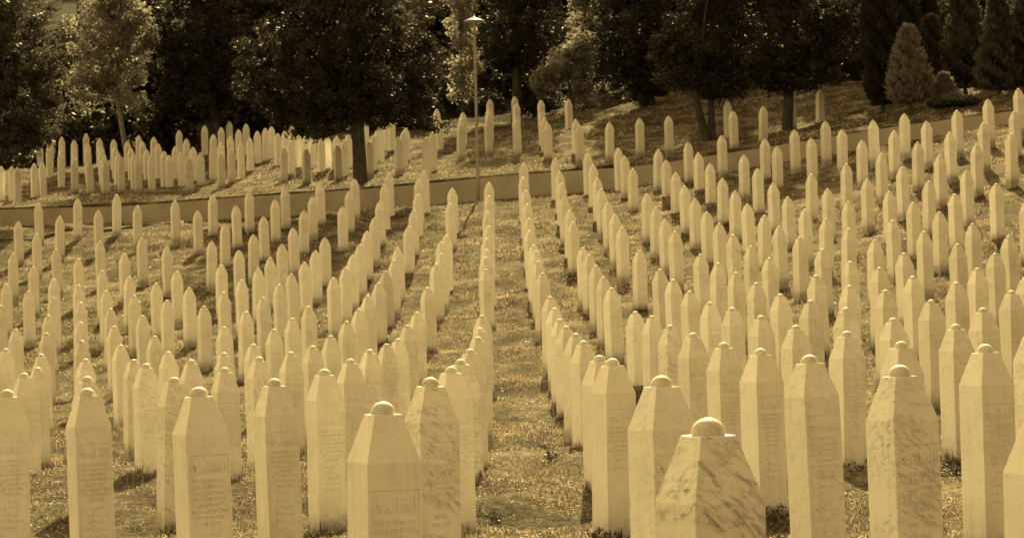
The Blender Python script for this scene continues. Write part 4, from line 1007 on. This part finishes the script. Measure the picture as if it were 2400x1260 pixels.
def conifer(label, px, pyb, d, h_px, w_px, seed, tint=1., name='cypress', stem=.05, mat=None, n=9000, lump=.25, group='conifers along the wall at the right', tip=.6, z0=None):
    """upright sprays on a tapering body"""
    rs = np.random.RandomState(seed); base = gnd(px, d, pyb); base_z = base.z
    top = at(px, pyb-h_px, d); H = top.z-base_z; Wd = w_px*d/F/2
    root = empty(name, base); tag(root, label, 'tree' if name != 'shrub' else 'shrub', group)
    u = rs.rand(n)**.8; ang = rs.rand(n)*2*np.pi
    prof = np.minimum(1, ((1-u)/tip))**.75*np.minimum(1, (u+.08)/.14)
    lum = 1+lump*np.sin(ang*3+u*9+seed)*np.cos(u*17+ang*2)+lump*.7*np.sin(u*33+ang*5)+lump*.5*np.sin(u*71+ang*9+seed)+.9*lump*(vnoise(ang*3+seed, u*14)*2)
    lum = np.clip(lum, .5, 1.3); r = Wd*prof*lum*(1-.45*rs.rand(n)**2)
    p = np.stack([r*np.cos(ang), r*np.sin(ang), stem*H+u*H*(1-stem)], 1)
    L = (.12+.22*rs.rand(n)**1.5); out_ = np.stack([np.cos(ang), np.sin(ang), np.full(n, 1.3)], 1)+rs.normal(size=(n, 3))*.45
    out_ /= np.linalg.norm(out_, axis=1)[:, None]
    sd = np.cross(out_, rs.normal(size=(n, 3))); sd /= np.linalg.norm(sd, axis=1)[:, None]; wd = .035+.03*rs.rand(n)
    V = np.stack([p-sd*wd[:, None], p+sd*wd[:, None], p+out_*L[:, None]*.6+sd*wd[:, None]*.8, p+out_*L[:, None], p+out_*L[:, None]*.6-sd*wd[:, None]*.8], 1).reshape(-1, 3)
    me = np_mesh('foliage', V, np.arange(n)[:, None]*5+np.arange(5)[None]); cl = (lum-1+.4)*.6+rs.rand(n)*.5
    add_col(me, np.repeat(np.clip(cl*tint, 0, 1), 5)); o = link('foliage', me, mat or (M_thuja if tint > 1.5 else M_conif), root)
    Vt, Qt = tube([[((0, 0, -.3), .09), ((0, 0, H*.2), .07), ((0, 0, H*.85), .02)]]); o = link('trunk', np_mesh('trunk', Vt, Qt, True), bark, root)
    return root
conifer('dark narrow columnar cypress, leftmost of the conifers at the right', 2070, 300, 95, 420, 66, 41, .45, n=15000, tip=.3)
conifer('light bushy pointed thuja standing in front of the dark cypresses', 2135, 292, 91.5, 222, 74, 42, 1.6, n=13000, stem=.14, tip=.66, lump=.6)
conifer('dark slim cypress behind the right shoulder of the light thuja', 2190, 290, 96, 245, 60, 43, 1.0, n=8000, lump=.35, tip=.7)
conifer('tall broad cypress with sunlit left edge, between thuja and pointed cypress', 2265, 285, 95, 360, 72, 44, 1.2, n=13000, tip=.6, lump=.4)
conifer('dark pointed conifer whose tip just reaches the top of the photo, far right', 2345, 270, 91, 285, 88, 45, 1.1, n=15000, tip=.9, lump=.38)
conifer('dark conifer cut by the right edge of the photo', 2425, 262, 91, 330, 100, 46, .8, n=11000)
conifer('tall dark cypress behind the light thuja and the columnar one', 2120, 290, 99, 430, 80, 49, .6, n=9000)
conifer('very tall dark cypress standing furthest back between columnar cypress and broad cypress', 2165, 290, 103, 480, 80, 71, .5, n=13000)
conifer('dark tall cypress standing behind the broad cypress and the pointed conifer', 2305, 285, 101, 460, 84, 72, .6, n=12000)
conifer('low sunlit conifer seedling between thuja and broad cypress', 2215, 262, 92, 80, 48, 47, 1.9, name='shrub', n=3000, tip=.9)
conifer('spreading dark juniper bush at the foot of the broad cypress', 2235, 285, 90.5, 50, 105, 48, .7, name='shrub', n=6000, tip=1.)
conifer('sunlit shrub at the right edge beside the pointed conifer', 2400, 255, 93, 150, 60, 50, 1.7, name='shrub', n=4000, tip=.9)
for k, (x, y, d, rx, ry, lb) in enumerate(((1250, 250, 120, 60, 18, 'low dark bush left of the small sunlit tree'), (1430, 225, 117, 45, 22, 'pale round bush under the hanging dark tree'),
        (1500, 225, 118, 45, 20, 'second pale bush right of the round one, under the hanging dark tree'), (455, 272, 131, 45, 22, 'pale bush in the dark gap below the left trees'), (1130, 255, 124, 60, 30, 'dark bush behind the lamp post'))):
    tree('shrub', lb, gnd(x, d, y), [E(x, y, rx, ry*1.4, d)], 60+k, cat='shrub', n_cl=46, n_per=60, leaf=.14, mat=M_pale if 'pale' in lb else M_leaf, r0=.04, cr=.35, group='shrubs under the trees')

# far wood on the hillside: one mass of crowns
rs = np.random.RandomState(77); C = []
for k in range(190):
    x = rs.uniform(-62, 60); y = 131+64*rs.rand()**1.3; zb = float(height([np.clip(x, -49, 49)], [y])[0]); hh = rs.uniform(11, 17); rr = rs.uniform(2.2, 3.6)
    if -29 < x < -14 or -6 < x < 7.5:      # lower, thinner wood behind the sunlit trees
        if y < 152: hh = rs.uniform(2.2, 3.6); rr = 2.6
        else: hh *= .62
    C.append(in_ellipsoid((x, y, zb+hh*.58), (rr, rr, hh*.46), 110, rs, .4))
for k in range(54):     # undergrowth along the wood's edge
    x = -54+k*2+rs.uniform(-.6, .6); y = (121.5 if x < -3 else 126.5)+rs.uniform(-1.5, 2.5); zb = float(height([x], [y])[0]); C.append(in_ellipsoid((x, y, zb+.9), (1.5, 1.2, 1.3), 34, rs, .3))
C = np.vstack(C); V, Q, c = leaves(C, .7, 30, .32, rs, .45, .2)
me = np_mesh('distant_wood', V, Q); add_col(me, c); o = link('distant_wood', me, M_leaf); tag(o, 'dark dense wood covering the hillside behind all the trees', 'wood', kind='stuff')

# ------------------------------------------------------------------ street lamp
lb = at(1121, 468, 90.6); lb.z = float(height([lb.x], [lb.y])[0]); lt = at(1112, 40, 90.6); HL = lt.z-lb.z
root = empty('street_lamp', lb); root.rotation_euler = (0, R(.25), 0); tag(root, 'tall steel street lamp with round saucer shade standing in front of the wall', 'street lamp')
k = HL/6.4
link('pole', lathe('pole', [(.062, -.3), (.062, .9*k), (.055, .95*k), (.052, HL-.62), (.048, HL-.60)], 16), steel, root)
link('base_plate', lathe('base_plate', [(.16, -.05), (.16, .02), (.09, .04), (.07, .12)], 20), steel, root)
link('lamp_collar', lathe('lamp_collar', [(.06, HL-.62), (.115, HL-.58), (.125, HL-.50), (.125, HL-.47), (.115, HL-.46)], 20), steel, root)
g_ = link('lamp_glass', lathe('lamp_glass', [(.112, HL-.46), (.120, HL-.30), (.122, HL-.13)], 20), glass, root)
link('reflector', lathe('reflector', [(.05, HL-.45), (.06, HL-.34), (.02, HL-.26), (.035, HL-.2), (.05, HL-.12)], 16), bulb_m, root)
sh = link('lamp_shade', lathe('lamp_shade', [(.375, HL-.165), (.382, HL-.155), (.33, HL-.10), (.22, HL-.055), (.10, HL-.03), (.02, HL-.022)], 32), shade_m, root)
cap = link('shade_cap', lathe('shade_cap', [(.09, HL-.04), (.085, HL+.005), (.06, HL+.03), (.015, HL+.045)], 20), steel, root)
for s in (-1, 1):
    Vt, Qt = tube([[((s*.115, 0, HL-.47), .008), ((s*.12, 0, HL-.1), .008)]], 6); link('strut', np_mesh('strut', Vt, Qt, True), steel, root)

# ------------------------------------------------------------------ weeds at the stones' feet
def weed(px, py, d, w, h, seed, label, n=120):
    rs = np.random.RandomState(seed); b = gnd(px, d, py)
    root = empty('weed', b); tag(root, label, 'weed', 'weeds among the gravestones')
    C = rs.normal(size=(max(6, n//12), 3))*np.array([w/2.4, w/3.5, h/4])+np.array([0, 0, h*.45]); C[:, 2] = np.abs(C[:, 2])
    V, Q, c = leaves(C, h*.35, 16, h*.28, rs, 1., -.3, .5); me = np_mesh('leaves', V, Q); add_col(me, c); link('leaves', me, M_weed, root)
    st = [[((c_[0]*.2, c_[1]*.2, -.02), .003), (tuple(c_*.7), .002), (tuple(c_), .001)] for c_ in C]
    Vt, Qt = tube(st, 5); link('stems', np_mesh('stems', Vt, Qt), M_weed if False else bark, root)
    return root
weed(1440, 1240, 18.3, .42, .10, 1, 'low leafy weed clump round the foot of the plain stone right of the aisle', 300)
weed(1300, 1000, 27.5, .25, .12, 2, 'dark weed clump beside the aisle, lower of two on its right edge')
weed(1275, 930, 33, .25, .12, 3, 'dark weed clump beside the aisle, upper of two on its right edge')
weed(2232, 1118, 22.5, .20, .13, 4, 'dark round weed between two broad gravestones at the right')
weed(1820, 1208, 19.5, .22, .10, 5, 'dark weed at the foot of a veined gravestone in the right foreground')
weed(760, 1200, 20.4, .35, .07, 6, 'low leafy weeds before the two-toned gravestone left of centre', 260)
weed(1150, 1150, 21.5, .25, .07, 7, 'low leafy weeds on the left edge of the aisle in the foreground', 200)
weed(2005, 1130, 23, .25, .09, 8, 'low weeds at the foot of the gravestone behind the broad cracked one', 160)
# a few pale scraps lying on the grass
def scrap(px, py, d, s, label):
    b = gnd(px, d, py); V = [(-s, -s*.4, .02), (s*.2, -s*.6, .035), (s, 0, .03), (s*.5, s*.5, .05), (-s*.6, s*.4, .03), (0, 0, .055)]
    me = poly_mesh('fallen_leaf', V, [(0, 1, 5), (1, 2, 5), (2, 3, 5), (3, 4, 5), (4, 0, 5)]); o = link('fallen_leaf', me, M_pale); o.location = b; add_col(me, np.ones(6)); tag(o, label, 'leaf')
scrap(1057, 722, 50, .05, 'single pale curled leaf lying on the grass left of the central row')
